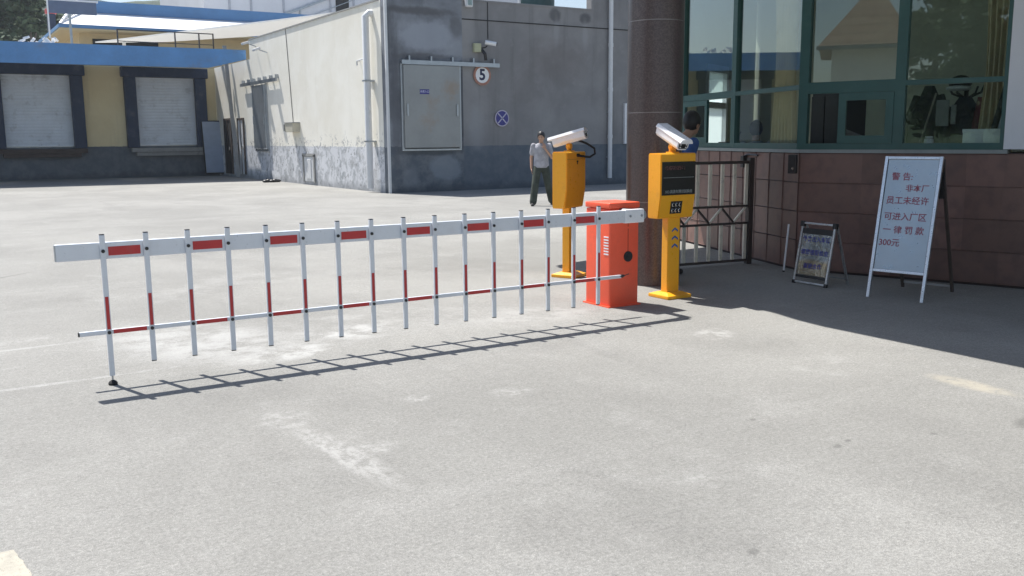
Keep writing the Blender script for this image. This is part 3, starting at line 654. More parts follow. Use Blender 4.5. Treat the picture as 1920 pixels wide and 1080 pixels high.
def pane(i, u0, u1, z0, z1):
    g = MB(); fbox(g, i, u0, u1, z0, z1, -.024, -.018); bpart(g, 'pane', M_glass)
pane(0, .08, L0 - .07, TR + .045, TOPZ - .08); pane(1, .05, L1 - .055, TR + .028, TOPZ - .08); pane(1, .05, L1 - .055, SILL + .085, TR - .028)
pane(2, .055, L2 - .055, TR + .045, TOPZ - .08); pane(3, .055, L3 - .065, TR + .028, TOPZ - .08); pane(3, .055, L3 - .065, SILL + .085, TR - .028)
# cladding beyond the last window, head band, room shell
c_ = MB(); fbox(c_, 4, -.02, facet(4)[3], SILL + .02, CANZ, -.12, .05); fbox(c_, 5, 0, facet(5)[3], SILL + .02, CANZ, -.12, .05); bpart(c_, 'cladding', M_clad)
c_ = MB()
for i in range(4): fbox(c_, i, 0, facet(i)[3], TOPZ, CANZ, -.15, .0)
bpart(c_, 'head_band', M_clad)
room = [(9.92, 10.86), (9.40, 9.21), (8.86, 7.575), (9.21, 6.58), (9.62, 5.46), (12.9, 6.0), (13.1, 12.45)]
bpart(MB().prism(room, .01, .05), 'room_floor', M_infloor); bpart(MB().prism(room, CANZ - .1, CANZ - .02), 'room_ceiling', M_inwall)
nA, nB = Vector((9.92, 10.88, 0)), Vector((13.1, 12.46, 0)); nu = (nB - nA).normalized(); nn = Vector((-nu.y, nu.x, 0))
def nwall(mb, u0, u1, z0, z1, d0=0, d1=.15): return mb.boxm(frame(nA + nu * (u0 + u1) / 2 + nn * (d0 + d1) / 2 + Vector((0, 0, (z0 + z1) / 2)), nu, nn), u1 - u0, d1 - d0, z1 - z0)
rw = MB(); DU0, DU1, DZ = .95, 2.0, 2.75
nwall(rw, 0, DU0, 0, CANZ); nwall(rw, DU1, 3.55, 0, CANZ); nwall(rw, DU0, DU1, DZ, CANZ); nwall(rw, DU0, DU1, 0, .02)
rw.bar((13.0, 6.0, 2.05), (13.2, 12.5, 2.05), .15, 4.1); rw.bar((9.75, 5.4, 2.05), (13.0, 5.94, 2.05), .1, 4.1)
rw.bar((10.2, 3.6, 2.7), (12.3, .4, 2.7), .1, 2.6)
bpart(rw, 'room_wall', M_inwall)
M_frost = NT('frosted_door_glass')
def _fr():
    t = M_frost; tl_ = t.n.new('ShaderNodeBsdfTranslucent'); tl_.inputs[0].default_value = (.85, .93, .92, 1); df = t.n.new('ShaderNodeBsdfDiffuse'); df.inputs[0].default_value = (.6, .65, .64, 1)
    mx = t.n.new('ShaderNodeMixShader'); mx.inputs[0].default_value = .25; t.l.new(tl_.outputs[0], mx.inputs[1]); t.l.new(df.outputs[0], mx.inputs[2]); t.l.new(mx.outputs[0], t.n['Material Output'].inputs[0]); return t.m
M_frost = _fr()
db = MB(); nwall(db, DU0, DU0 + .09, .02, DZ, -.03, .12); nwall(db, DU1 - .09, DU1, .02, DZ, -.03, .12); nwall(db, DU0 + .09, DU1 - .09, DZ - .12, DZ, -.03, .12); nwall(db, DU0 + .09, DU1 - .09, 2.05, 2.15, -.02, .12)
dd = bpart(db, 'back_door', M_white); g_ = MB(); nwall(g_, DU0 + .09, DU1 - .09, .05, 2.05, .04, .05); nwall(g_, DU0 + .09, DU1 - .09, 2.15, DZ - .12, .04, .05); bpart(g_, 'pane', M_frost, dd)
# canopy over the drive and its column
can = [(5.62, -1.0), (5.66, 5.0), (5.68, 7.3), (5.72, 7.6), (5.82, 8.0), (5.83, 8.5), (5.80, 9.1), (5.87, 10.2), (5.89, 11.0), (5.92, 11.55), (6.0, 11.72), (6.3, 11.85), (6.8, 11.95), (9.0, 12.1), (13.6, 13.0), (13.6, -1.0)]  # unseen edge follows its ground shadow; notch added so sun reaches kiosk camera
bpart(MB().prism(can, CANZ, CANZ + .35), 'canopy', M_clad)
cc = (6.74, 7.84)
ring = [(0, .300), (.06, .300)]
cl = MB().tube([(cc[0], cc[1], 0), (cc[0], cc[1], CANZ - .002)], .298, 48); co = bpart(cl, 'column', M_granite, smooth=True)
j = MB()
for z in (.9, 1.845, 2.79): j.tube([(cc[0], cc[1], z), (cc[0], cc[1], z + .009)], .2995, 48)
bpart(j, 'joint_ring', M_whiteline, co)

M_cup = pm('shade_cupboard_black', (.018, .019, .02), .5, .15)
# ---- inside the booth
def curtain(name, lab, p, q, z0, z1, folds, amp):
    p = Vector(p); q = Vector(q); n = folds * 8; b = MB(); d = (q - p); nrm = Vector((-d.y, d.x, 0)).normalized(); rows = []
    for k in range(7):
        f = k / 6; z = z1 + (z0 - z1) * f; row = []
        for i in range(n + 1):
            t = i / n; w_ = .55 + .45 * abs(.45 - f) / .55
            tt = .5 + (t - .5) * w_
            row.append(b.b.verts.new(p + d * tt + nrm * amp * math.sin(t * folds * 6.283 + .6 * f) + Vector((0, 0, z))))
        rows.append(row)
    for A_, B_ in zip(rows, rows[1:]):
        for i in range(n): b.b.faces.new((A_[i], A_[i + 1], B_[i + 1], B_[i]))
    o = b.build(name, M_curtain, smooth=True); md = o.modifiers.new('s', 'SOLIDIFY'); md.thickness = .004
    return tag(o, lab, 'curtain', 'curtains in the guard booth')
curtain('curtain', 'beige pleated curtain gathered beside the corner post', (9.12, 8.40, 0), (8.93, 7.76, 0), .9, 3.7, 7, .045)
curtain('curtain', 'olive beige curtain at the right end of the booth window', (9.84, 6.12, 0), (9.98, 5.72, 0), .9, 3.7, 5, .04)
tb = thing('window_desk', 'long dark desk under the booth window', 'desk', (9.8, 7.6, 0))
b = MB(); b.prism([(9.55, 6.3), (9.05, 7.58), (9.6, 9.2), (10.05, 10.5), (10.65, 10.4), (10.15, 9.0), (9.65, 7.6), (10.1, 6.4)], 1.30, 1.345); b.build('desk_top', pm('dark_desk', (.07, .055, .045), .5), tb, world=True)
for x, y in ((9.75, 6.6), (9.35, 7.6), (10.4, 10.3)): MB().box(x - .03, x + .03, y - .03, y + .03, .05, 1.3).build('leg', M_black, tb, world=True)
def on_desk(name, lab, cat, x, y, mb, mat, extra=None):
    o = thing(name, lab, cat, (x, y, 1.346)); mb.build('body', mat, o, smooth=True)
    if extra: extra[0].build(extra[1], extra[2], o)
    return o
on_desk('cup', 'white lidded cup standing behind the booth glass', 'cup', 9.50, 6.42, MB().tube([(0, 0, 0), (0, 0, .17), (0, 0, .20), (0, 0, .21)], [.045, .05, .047, .03], 20), M_white, (MB().cyl((0, 0, .222), .042, .02, n=20), 'lid', M_white))
on_desk('jar', 'short dark tin on the desk right of the white cup', 'tin', 9.62, 6.16, MB().tube([(0, 0, 0), (0, 0, .13)], .05, 16), M_galv, (MB().cyl((0, 0, .138), .052, .014, n=16), 'lid', M_black))
o = thing('carton', 'white cardboard box on the desk by the right curtain', 'box', (9.66, 5.86, 1.346), R_(20)); MB().box(-.13, .13, -.2, .2, 0, .30, .006).build('body', M_white, o); MB().box(-.135, .135, -.205, .205, .27, .305, .004).build('lid', M_white, o)
o = thing('printer', 'dark desk printer behind the open ticket window', 'printer', (9.80, 9.72, 1.346), R_(-20)); MB().box(-.16, .16, -.13, .13, 0, .17, .02).build('body', M_black, o); MB().boxm(Matrix.Translation((.05, 0, .24)) @ Matrix.Rotation(.5, 4, 'Y'), .02, .2, .16, .004).build('paper_tray', M_black, o)
o = thing('desk_phone', 'black telephone next to the printer in the ticket window', 'telephone', (9.86, 10.02, 1.346), R_(-20)); MB().box(-.09, .09, -.1, .1, 0, .08, .02).build('body', M_black, o); MB().tube([(0, -.1, .13), (0, -.06, .11), (0, .06, .11), (0, .1, .13)], .022, 8).build('handset', M_black, o)
o = thing('shade_cupboard', 'tall dark cabinet added to keep the open middle window gap dark', 'shade_cupboard', (10.45, 8.42, .05), R_(-10))  # near-black box added so the open gap shows a dark room
MB().box(-.22, .22, -.27, .27, 0, 2.1, .01).build('carcass', M_cup, o)
for k in (-1, 1): MB().box(-.24, -.221, min(.01 * k, .26 * k), max(.01 * k, .26 * k), .05, 2.06, .004).build('shade_cupboard_door', M_cup, o)
# coat stand with coats, cap, poles
cs = thing('coat_stand', 'dark coat stand inside the right hand booth window', 'coat stand', (10.35, 6.55, .05))
MB().tube([(0, 0, 0), (0, 0, 2.15)], .025, 10).build('pole', M_black, cs); MB().cyl((0, 0, .03), .25, .05).build('base', M_black, cs)
for a in range(4): MB().tube([(0, 0, 1.95), (.18 * math.cos(a * 1.57), .18 * math.sin(a * 1.57), 2.02), (.22 * math.cos(a * 1.57), .22 * math.sin(a * 1.57), 2.1)], .013, 6).build('hook', M_black, cs)
def coat(lab, x, y, z, w_, h, mat, seed):
    rr = random.Random(seed); b = MB(); n = 20; rows = []
    for k in range(8):
        f = k / 7; row = []
        for i in range(n):
            a = i / n * 6.283; r = w_ * (.25 + .75 * min(1, f * 3.2)) * (1 + .12 * math.sin(a * 5 + seed + f * 2)) * (1 + .15 * f)
            row.append(b.b.verts.new((x + r * math.cos(a) * .55, y + r * math.sin(a), z - h * f)))
        rows.append(row)
    for A_, B_ in zip(rows, rows[1:]):
        for i in range(n): b.b.faces.new((A_[i], A_[(i + 1) % n], B_[(i + 1) % n], B_[i]))
    b.b.faces.new(rows[0]); b.b.faces.new(rows[-1][::-1])
    for sg in (-1, 1): b.tube([(x, y + sg * w_ * .6, z - .12), (x, y + sg * w_ * 1.15, z - .45), (x - .03, y + sg * w_ * 1.1, z - .75)], [.06, .065, .055], 10)
    tag(b.build('coat', mat, smooth=True), lab, 'coat', 'coats on the coat stand')
M_cloth1 = pm('dark_green_cloth', (.012, .018, .018), .9, .3, 6); M_cloth2 = pm('navy_cloth', (.015, .018, .035), .9, .3, 6); M_red = pm('dark_red_cloth', (.13, .012, .025), .85, .2, 6)
coat('long dark green coat hanging nearest the window post', 10.1, 6.86, 2.16, .22, 1.15, M_cloth1, 1)
coat('dark navy coat in the middle of the hanging clothes', 10.22, 6.48, 2.02, .27, 1.05, M_cloth2, 2)
coat('dark red jacket at the right of the hanging coats', 10.12, 6.14, 2.12, .09, .6, M_red, 3)
o = thing('cap', 'pale peaked cap with a dark crown above the hanging coats', 'cap', (10.22, 6.55, 2.08))
MB().ball((0, 0, .1), (.11, .13, .09)).build('crown', M_black, o); MB().ball((-.03, 0, .04), (.13, .14, .035)).build('brim', M_white, o)
o = thing('cloth', 'grey white cloth hanging between the dark coats', 'cloth', (10.02, 6.62, 1.72)); MB().boxm(Matrix.Translation((0, 0, .12)), .02, .16, .3, .008).boxm(Matrix.Translation((.0, -.14, .1)), .02, .06, .22, .008).build('fabric', pm('pale_cloth', (.35, .36, .36), .9, .2, 8), o)
o = thing('broom', 'thin broom leaning with its pale handle before the coats', 'broom', (9.72, 6.72, 1.346)); MB().tube([(0, 0, .02), (.22, -.06, .72)], .011, 8).build('handle', pm('pale_wood', (.36, .31, .26), .7), o); MB().box(-.02, .02, -.09, .09, 0, .09, .005).build('brush', M_curtain, o)
o = thing('rolled_banner', 'rolled dark banner leaning beside the right curtain', 'banner', (9.78, 6.05, .8)); MB().tube([(0, 0, 0), (.12, -.25, 1.35)], .03, 10).build('roll', M_black, o); MB().tube([(.03, -.05, .0), (.14, -.28, 1.25)], .025, 10).build('pole', M_galv, o)

# ---- small things on and by the booth wall
def at_facet(i, u, z, d=.03):
    a, uu, n, L = facet(i); return a + uu * u + n * d + Vector((0, 0, z)), math.atan2(uu.y, uu.x)
p_, r_ = at_facet(1, L1 - .12, 1.16); 
a_, u_, n_, _ = facet(2)
o = thing('intercom', 'small black intercom box on the brown tiles', 'intercom', tuple(a_ - u_ * .08 + n_ * .03 + Vector((0, 0, 1.155))), math.atan2(u_.y, u_.x))
MB().box(-.05, .05, -.05, .0, 0, .22, .008).build('body', M_black, o); MB().cyl((.01, -.053, .06), .014, .008, (0, 1, 0), 14).build('button', M_chrome, o)
p_, r_ = at_facet(1, .42, 1.19)
o = thing('wall_socket_box', 'small dark box hanging under the sill behind the gate', 'electrical box', tuple(p_), r_); MB().box(-.04, .04, -.06, 0, 0, .15, .008).build('body', M_black, o); MB().tube([(0, -.02, .15), (.1, -.02, .17), (.35, -.02, .16)], .012, 6).build('cable', M_black, o)
o = thing('thin_stick', 'thin white stick leaning on the tiles left of the small sign', 'stick', (8.53, 7.56, 0)); MB().tube([(0, 0, .003), (.06, .0, .565)], .011, 8).build('stick', M_white, o); MB().tube([(.0, 0, .0), (.0015, 0, .02)], .013, 8).build('tip', M_black, o)

# ---- gate leaf by the booth
gt = thing('gate', 'brown steel gate leaf with pale bars in front of the booth wall', 'gate', (8.745, 8.34, 0), math.atan2(.12, -.935))
GL = 1.22; M_gbrown = pm('brown_gate_paint', (.055, .040, .036), .5, .2, 6); M_gbar = pm('pale_gate_bar', (.78, .71, .58), .45, .15, 6, dirt=(.2, .17, .14), dirt_amt=.5, dscale=5)
MB().box(-.035, .035, -.035, .035, 0, 1.33, .004).build('post', M_gbrown, gt); MB().box(GL - .03, GL + .03, -.03, .03, .03, 1.3, .004).build('stile', M_gbrown, gt)
for z, h in ((1.275, .035), (.735, .026), (.52, .026), (.05, .03)): MB().box(.036, GL - .031, -.018, .018, z - h / 2, z + h / 2).build('rail', M_gbrown, gt)
BX = [.062 + .184 * k for k in range(7)]
for x in BX[:6]:
    for z0, z1 in ((.066, .506), (.749, 1.256)): MB().box(x - .021, x + .021, -.012, .012, z0, z1).build('bar', M_gbar, gt)
for k in range(6):
    if BX[k + 1] < GL: MB().bar((BX[k], 0, .720 if k % 2 == 0 else .535), (BX[k + 1], 0, .535 if k % 2 == 0 else .720), .022).build('brace', M_gbar if k % 2 == 0 else M_gbrown, gt)
for z in (.15, 1.1): MB().tube([(.0, -.05, z), (.0, -.05, z + .1)], .02, 8).build('hinge', M_rust, gt)

# ================================================================ BARRIER
br = thing('barrier_gate', 'red and white fence arm barrier with an orange motor housing', 'barrier', (5.55, 7.05, 0))
def rpart(mb, n, m, parent=None, smooth=False): return mb.build(n, m, parent or br, world=True, smooth=smooth)
hs = rpart(MB().box(5.38, 5.73, 6.87, 7.24, .0, .93, .014, 3).box(5.372, 5.738, 6.862, 7.248, .935, .99, .014, 3), 'housing', M_orange, smooth=True)
rpart(MB().box(5.36, 5.75, 6.85, 7.26, 0, .012), 'base_plate', M_orange)
rpart(MB().cyl((5.60, 6.866, .475), .05, .012, (0, 1, 0), 24).cyl((5.60, 6.858, .475), .018, .01, (0, 1, 0), 12), 'lock', M_black, hs)
rpart(MB().box(5.597, 5.602, 6.8665, 6.87, .52, .74).box(5.597, 5.602, 6.8665, 6.87, .76, .93), 'seam', pm('seam_shadow', (.35, .05, .02), .6), hs)
v = MB()
for k in range(7): v.box(5.376, 5.381, 6.885, 6.955, .50 + k * .027, .512 + k * .027)
rpart(v, 'vent_slots', M_white, hs)
BT, BB, YF = .948, .838, 6.522
bm_ = rpart(MB().box(.66, 5.40, YF, YF + .05, BB, BT, .006), 'boom', M_alu)
rpart(MB().box(.655, .66, YF + .002, YF + .048, BB + .003, BT - .003), 'end_cap', M_galv, bm_)
cl_ = MB().box(5.28, 5.50, YF - .006, YF + .056, BB - .006, BT + .006, .012, 3); clo = rpart(cl_, 'arm_clamp', M_white, smooth=True)
for x in (5.335, 5.465): rpart(MB().cyl((x, YF - .009, .895), .011, .008, (0, 1, 0), 12), 'bolt', M_galv, clo)
rpart(MB().cyl((5.52, 6.72, .893), .045, .31, (0, 1, 0), 20).box(5.44, 5.54, YF + .05, 6.6, BB + .01, BT - .01, .01), 'axle', M_galv)
NX = [.937 + .2690 * k for k in range(16)]
for k in range(0, 15, 2):
    t_ = rpart(MB().box(NX[k] + .035, NX[k + 1] - .035, YF - .0025, YF - .0005, BB + .022, BT - .03), 'reflective_tape', M_tape, bm_)
lr = rpart(MB().box(.76, 5.245, YF - .002, YF + .023, .339, .369, .005), 'lower_rail', M_alu)
rpart(MB().box(.752, .76, YF - .001, YF + .022, .34, .368, .002), 'end_cap', M_black, lr)
rpart(MB().tube([(5.22, YF + .01, .356), (5.265, YF + .01, .357), (5.285, YF + .01, .359)], [.012, .016, .01], 10).tube([(5.285, YF + .01, .359), (5.34, YF + .01, .37)], .004, 6), 'end_joint', M_black, lr)
for k in range(0, 15, 2):
    rpart(MB().box(NX[k] + .03, NX[k + 1] - .03, YF - .0045, YF - .0025, .341, .367), 'reflective_tape', M_tape, lr)
pk = MB().box(-.0165, .0165, -.0, .022, -.43, .435, .003, 2).mesh('picket', M_alu)
pk0 = MB().box(-.0165, .0165, -.0, .022, -.502, .435, .003, 2).mesh('picket', M_alu)
tpm = MB().box(-.0105, .0105, -.0025, -.0005, -.186, .03).mesh('reflective_tape', M_tape)
bom = MB().cyl((0, 0, 0), .0115, .008, (0, 1, 0), 14).mesh('bolt', M_black)
cpm = MB().box(-.015, .015, .001, .021, -.003, .003).mesh('end_cap', M_black)
def child(nm, me, par):
    c = bpy.data.objects.new(nm, me); COL.objects.link(c); c.parent = par; return c
for k, x in enumerate(NX):
    p_ = child('picket', pk0 if k == 0 else pk, br); p_.location = (x - 5.55, YF - .0245 - 7.05, .563)
    child('reflective_tape', tpm, p_); child('bolt', bom, p_).location = (0, -.004, .330); child('bolt', bom, p_).location = (0, -.004, -.208); child('end_cap', cpm, p_).location = (0, 0, .438)
    if k: child('end_cap', cpm, p_).location = (0, 0, -.433)
ft = rpart(MB().tube([(.937, YF - .013, .0), (.937, YF - .013, .012), (.937, YF - .013, .024), (.937, YF - .013, .032)], [.028, .03, .022, .010], 16), 'foot', M_rubber, smooth=True)
rpart(MB().tube([(.937, YF - .013, .033), (.937, YF - .013, .0605)], .006, 8), 'foot_stem', M_galv, ft)

# ================================================================ KIOSKS
def camera_body(parent, loc, yaw, pitch, lensface):
    """a box section weather housing with a sun hood, pointing along local -Y before yaw and pitch"""
    M = Matrix.Translation(loc) @ Matrix.Rotation(yaw, 4, 'Z') @ Matrix.Rotation(pitch, 4, 'X')
    M = M @ Matrix.Diagonal((1.22, 1.16, 1.28, 1))
    sec = [(-.035, -.052), (.035, -.052), (.054, -.03), (.054, .012), (-.054, .012), (-.054, -.03)]
    F = M @ Matrix.Rotation(R_(90), 4, 'X')
    b = MB().extrude(F, sec, -.17, .165); o = b.build('camera_housing', M_white, parent)
    hood = [(-.058, .0125), (.058, .0125), (.06, .02), (.045, .043), (-.045, .043), (-.06, .02)]
    MB().extrude(F, hood, -.18, .205).build('hood', M_white, o)
    if lensface:
        MB().extrude(F, [(-.036, -.04), (.036, -.04), (.040, -.03), (.040, .006), (-.040, .006), (-.040, -.03)], .166, .170).build('lens_window', M_black, o)
        q_ = MB()
        for a, c in ((-.027, -.028), (.027, -.028), (-.027, -.006), (.027, -.006)): q_.cyl(F @ Vector((a, c, .172)), .008, .005, F.to_3x3() @ Vector((0, 0, 1)), 12)
        q_.build('infrared_lamp', M_pipe, o); MB().cyl(F @ Vector((0, -.016, .174)), .014, .01, F.to_3x3() @ Vector((0, 0, 1)), 16).build('lens', M_rubber, o)
    MB().cyl(F @ Vector((.0, -.02, -.173)), .02, .012, F.to_3x3() @ Vector((0, 0, 1)), 12).build('gland', M_black, o)
    return o
def kiosk(name, lab, loc, rz, cam_yaw, cam_pitch, W, front):
    k = thing(name, lab, 'ticket kiosk', loc, rz)
    MB().box(-.155, .155, -.15, .15, 0, .035, .008).build('base_plate', M_yellow, k)
    b = MB(); A = [b.b.verts.new((x, y, .035)) for x, y in ((-.145, -.14), (.145, -.14), (.145, .14), (-.145, .14))]; B = [b.b.verts.new((x, y, .058)) for x, y in ((-.1, -.075), (.1, -.075), (.1, .075), (-.1, .075))]
    for i in range(4): b.b.faces.new((A[i], A[(i + 1) % 4], B[(i + 1) % 4], B[i]))
    b.b.faces.new(B); b.build('base_skirt', M_yellow, k)
    MB().box(-.078, .078, -.045, .045, .04, .815, .007).build('post', M_yellow, k)
    # cabinet: straight above, front tapering back below the screen, rounded corners
    D = .095; w2 = W / 2; sgn = -1
    prof = [(D, .80 + .015), (D, 1.437 - .012), (D - .012, 1.437), (-D + .012, 1.437), (-D, 1.437 - .012), (-D, 1.02), (-D + .032, .80 + .012), (-D + .045, .80), (D - .012, .80)]
    b = MB().extrude(frame((-w2, 0, 0), (0, 1, 0), (0, 0, 1)), prof, 0, W)
    bmesh.ops.recalc_face_normals(b.b, faces=b.b.faces)
    ee = [e for e in b.b.edges if abs(e.verts[0].co.x - e.verts[1].co.x) < 1e-4]
    bmesh.ops.bevel(b.b, geom=ee, offset=.008, segments=2, affect='EDGES')
    cab = b.build('cabinet', M_yellow, k, smooth=True)
    # camera bracket
    MB().box(-.045, .045, -.045, .045, 1.437, 1.45).box(-.038, .038, -.012, .012, 1.45, 1.505, .004).tube([(0, -.025, 1.498), (0, .025, 1.498)], .034, 14).build('camera_bracket', M_yellow, k)
    camera_body(k, (0, 0, 1.60), cam_yaw, cam_pitch, front)
    if front:
        sc = MB().box(-w2 + .012, w2 - .012, -D - .006, -D - .001, 1.03, 1.355, .002).build('screen', M_scr, cab)
        fx = frame((0, -D - .008, 1.062), (1, 0, 0), (0, 0, 1))
        lettering('lettering', 'XO.高清车牌识别系统', .037, fx, M_scrtxt, cab, .0003, .0008, .98)
        dots = MB(); rr = random.Random(9); pat = '  ###  #  ##  ## #   '
        for c in range(34):
            for r in range(6):
                if rr.random() < (.62 if 2 < c < 30 else .2) and (c % 7) != 6: dots.box(-w2 + .045 + c * .0077, -w2 + .050 + c * .0077, -D - .0078, -D - .0062, 1.276 + r * .0065, 1.2805 + r * .0065)
        dots.build('led_dots', M_led, cab)
        MB().box(-w2 + .03, w2 - .03, -D - .0072, -D - .0062, 1.199, 1.203).build('screen_seam', M_scrtxt, cab)
        # ticket panel on the tapering face
        t0, t1 = Vector((0, -D, 1.02)), Vector((0, -D + .032, .812)); up = (t0 - t1).normalized()
        F = frame(t1 + (t0 - t1) * .46, (1, 0, 0), up)
        pn = MB().extrude(F, [(-.085, -.062), (.062, -.062), (.062, .062), (-.085, .062)], .001, .005).build('speaker_panel', M_black, cab)
        sp = MB()
        for a in (-.056, -.012, .032):
            for c in (-.029, .029): sp.tube([F @ Vector((a + .013 * math.cos(q), c + .017 * math.sin(q), .009)) for q in [1.0 + i * .55 for i in range(9)]], .0038, 6)
        sp.build('speaker_holes', M_chrome, cab)
        for z in (.52, .60, .68):
            a = MB(); F2 = frame((.012, -.045, z), (1, 0, 0), (0, 0, 1)); a.extrude(F2, [(-.040, -.022), (-.040, -.002), (0, .026), (.040, -.002), (.040, -.022), (0, .004)], .001, .003); a.build('arrow', M_arrow, k)
    else:
        MB().box(-w2 + .005, w2 - .005, -D - .003, -D - .0005, 1.352, 1.354).build('door_seam', M_dark, cab)
        MB().cyl((.02, -D - .004, 1.325), .012, .008, (0, 1, 0), 14).box(.014, .026, -D - .006, -D - .001, 1.295, 1.32).build('lock', M_black, cab)
        MB().tube([(.12, -.06, 1.56), (.15, -.14, 1.53), (.235, -.20, 1.47), (.25, -.2, 1.41), (.20, -.16, 1.372), (.10, -.10, 1.385), (.02, -D - .002, 1.395)], .013, 10).build('cable', M_rubber, k, smooth=True)
        MB().cyl((.02, -D - .012, 1.395), .019, .028, (0, 1, 0), 14).build('cable_gland', M_rubber, cab)
    return k
def screen_mat():
    t = NT('dark_screen'); p = t.obj(); c = t.mix(t.noise(p, 6, 3), (.012, .013, .012), (.03, .034, .03)); return t.out(c, .12, 0, .5)
M_scr = screen_mat(); M_scrtxt = pm('screen_grey_letters', (.30, .33, .32), .5, .2, 30); M_led = pm('unlit_red_led', (.20, .07, .07), .5, .3, 40)
kiosk('ticket_kiosk', 'yellow ticket kiosk with dark screen facing the drive beside the column', (6.27, 7.02, 0), R_(0), R_(-6), R_(22), .455, True)
kiosk('ticket_kiosk', 'yellow kiosk seen from behind with a looping black camera cable', (6.25, 8.74, 0), R_(25), R_(-168), R_(15), .44, False)

# ================================================================ A BOARDS
def aboard(name, lab, fl, fr, lean, H, panel_z0, back, small):
    fl = Vector((*fl, 0)); fr = Vector((*fr, 0)); u = fr - fl; Wd = u.length
    o = thing(name, lab, 'sign board', tuple(fl), math.atan2(u.y, u.x))
    up = Vector((0, lean, H)); upn = up.normalized(); F = frame((0, 0, 0), (1, 0, 0), upn)     # local XY of the leaning face, Z = out to the front
    T = .03 if not small else .022; Lb = up.length
    f0 = panel_z0 / H * Lb
    leg = M_bframe
    for x in (0, Wd): MB().boxm(F @ Matrix.Translation((x, Lb / 2, 0)), T, Lb, T, .003).build('leg', leg, o)
    for q_ in (Lb - T / 2, f0): MB().boxm(F @ Matrix.Translation((Wd / 2, q_, 0)), Wd - T - .002, T * .9, T * .9, .003).build('cross_rail', leg, o)
    p0 = f0 + T * .5; p1 = Lb - T if not small else Lb * .82
    if small:
        q0 = .105 / H * Lb
        pn = MB().boxm(F @ Matrix.Translation((Wd / 2, (q0 + p1) / 2, .0)), Wd - .045, p1 - q0, .006, .002).build('panel', M_bpanel2, o)
        for q_, h_ in ((q0 - .02, .03), (Lb * .86, .06)): MB().boxm(F @ Matrix.Translation((Wd / 2, q_, .0)), Wd - .03, h_, .012).build('panel_holder', M_black, o)
    else:
        pn = MB().boxm(F @ Matrix.Translation((Wd / 2, (p0 + p1) / 2, .0)), Wd - .04, p1 - p0, .008, .002).build('panel', M_bpanel, o)
    # rear frame
    for x in (0.012, Wd - .012): MB().bar((x, back, 0.0), (x, lean + .035, H - .02), T * .9, T * .9).build('rear_leg', leg if small else M_rust, o)
    MB().bar((.02, back - .012, .06), (Wd - .02, back - .012, .06), T * .7).build('rear_rail', M_galv, o)
    return o, F, Wd, Lb, pn
M_bpanel2 = NT('mirror_poster')
def _bp2():
    t = M_bpanel2; p = t.obj(); f = t.noise(p, 3.0, 4, .5, .6); c = t.mix(t.ramp(f, .4, .6), (.36, .39, .40), (.46, .47, .47)); zz = t.xyz(p)[2]; c = t.mix(t.math('MULTIPLY', t.ramp(t.math('ADD', zz, t.math('MULTIPLY', f, .12)), .30, .34, 1, 0), .85), c, (.44, .36, .24)); t.bump(t.noise(p, 6, 4, .6, 1.0), .6, .03); return t.out(c, .25, .7)
M_bpanel2 = _bp2()
o, F, Wd, Lb, pn = aboard('sign_board', 'tall metal A board with faded red warning characters', (7.872, 5.885), (8.0, 5.375), .30, 1.385, .27, .86, False)
for txt, x, y, sz in (('警 告:', .175, .855, .083), ('非本厂', .335, .775, .076), ('员工未经许', .255, .688, .083), ('可进入厂区', .255, .575, .083), ('一 律 罚 款', .255, .482, .083), ('300元', .135, .392, .083)):
    lettering('lettering', txt, sz, F @ Matrix.Translation((x, y * (Lb / 1.0) * 1.0, .0055)), M_redink, pn, .0010, .0006)
b = MB(); b.extrude(frame((0, .34, 0), (1, 0, 0), (0, 0, 1)), [(.0, 1.36), (Wd, 1.36), (Wd + .02, .98), (.0, .95)], -.05, -.03); b.build('rear_panel', M_black, o)
o, F, Wd, Lb, pn = aboard('sign_board', 'low black cornered A board with blue characters on a creased foil poster', (7.991, 6.933), (7.985, 6.50), .12, .665, .022, .37, True)
for txt, y in (('外来出入车辆', .73), ('请您接受检查', .52), ('谢谢合作', .30)):
    lettering('lettering', txt, .062, F @ Matrix.Translation((Wd / 2, y * Lb, .0045)), M_blueink, pn, .0009, .0006)
for x in (0, Wd):
    MB().boxm(F @ Matrix.Translation((x, Lb - .02, 0)), .045, .06, .05, .008).build('corner_piece', M_black, o); MB().boxm(F @ Matrix.Translation((x, .018, 0)), .035, .04, .035, .006).build('corner_piece', M_black, o)

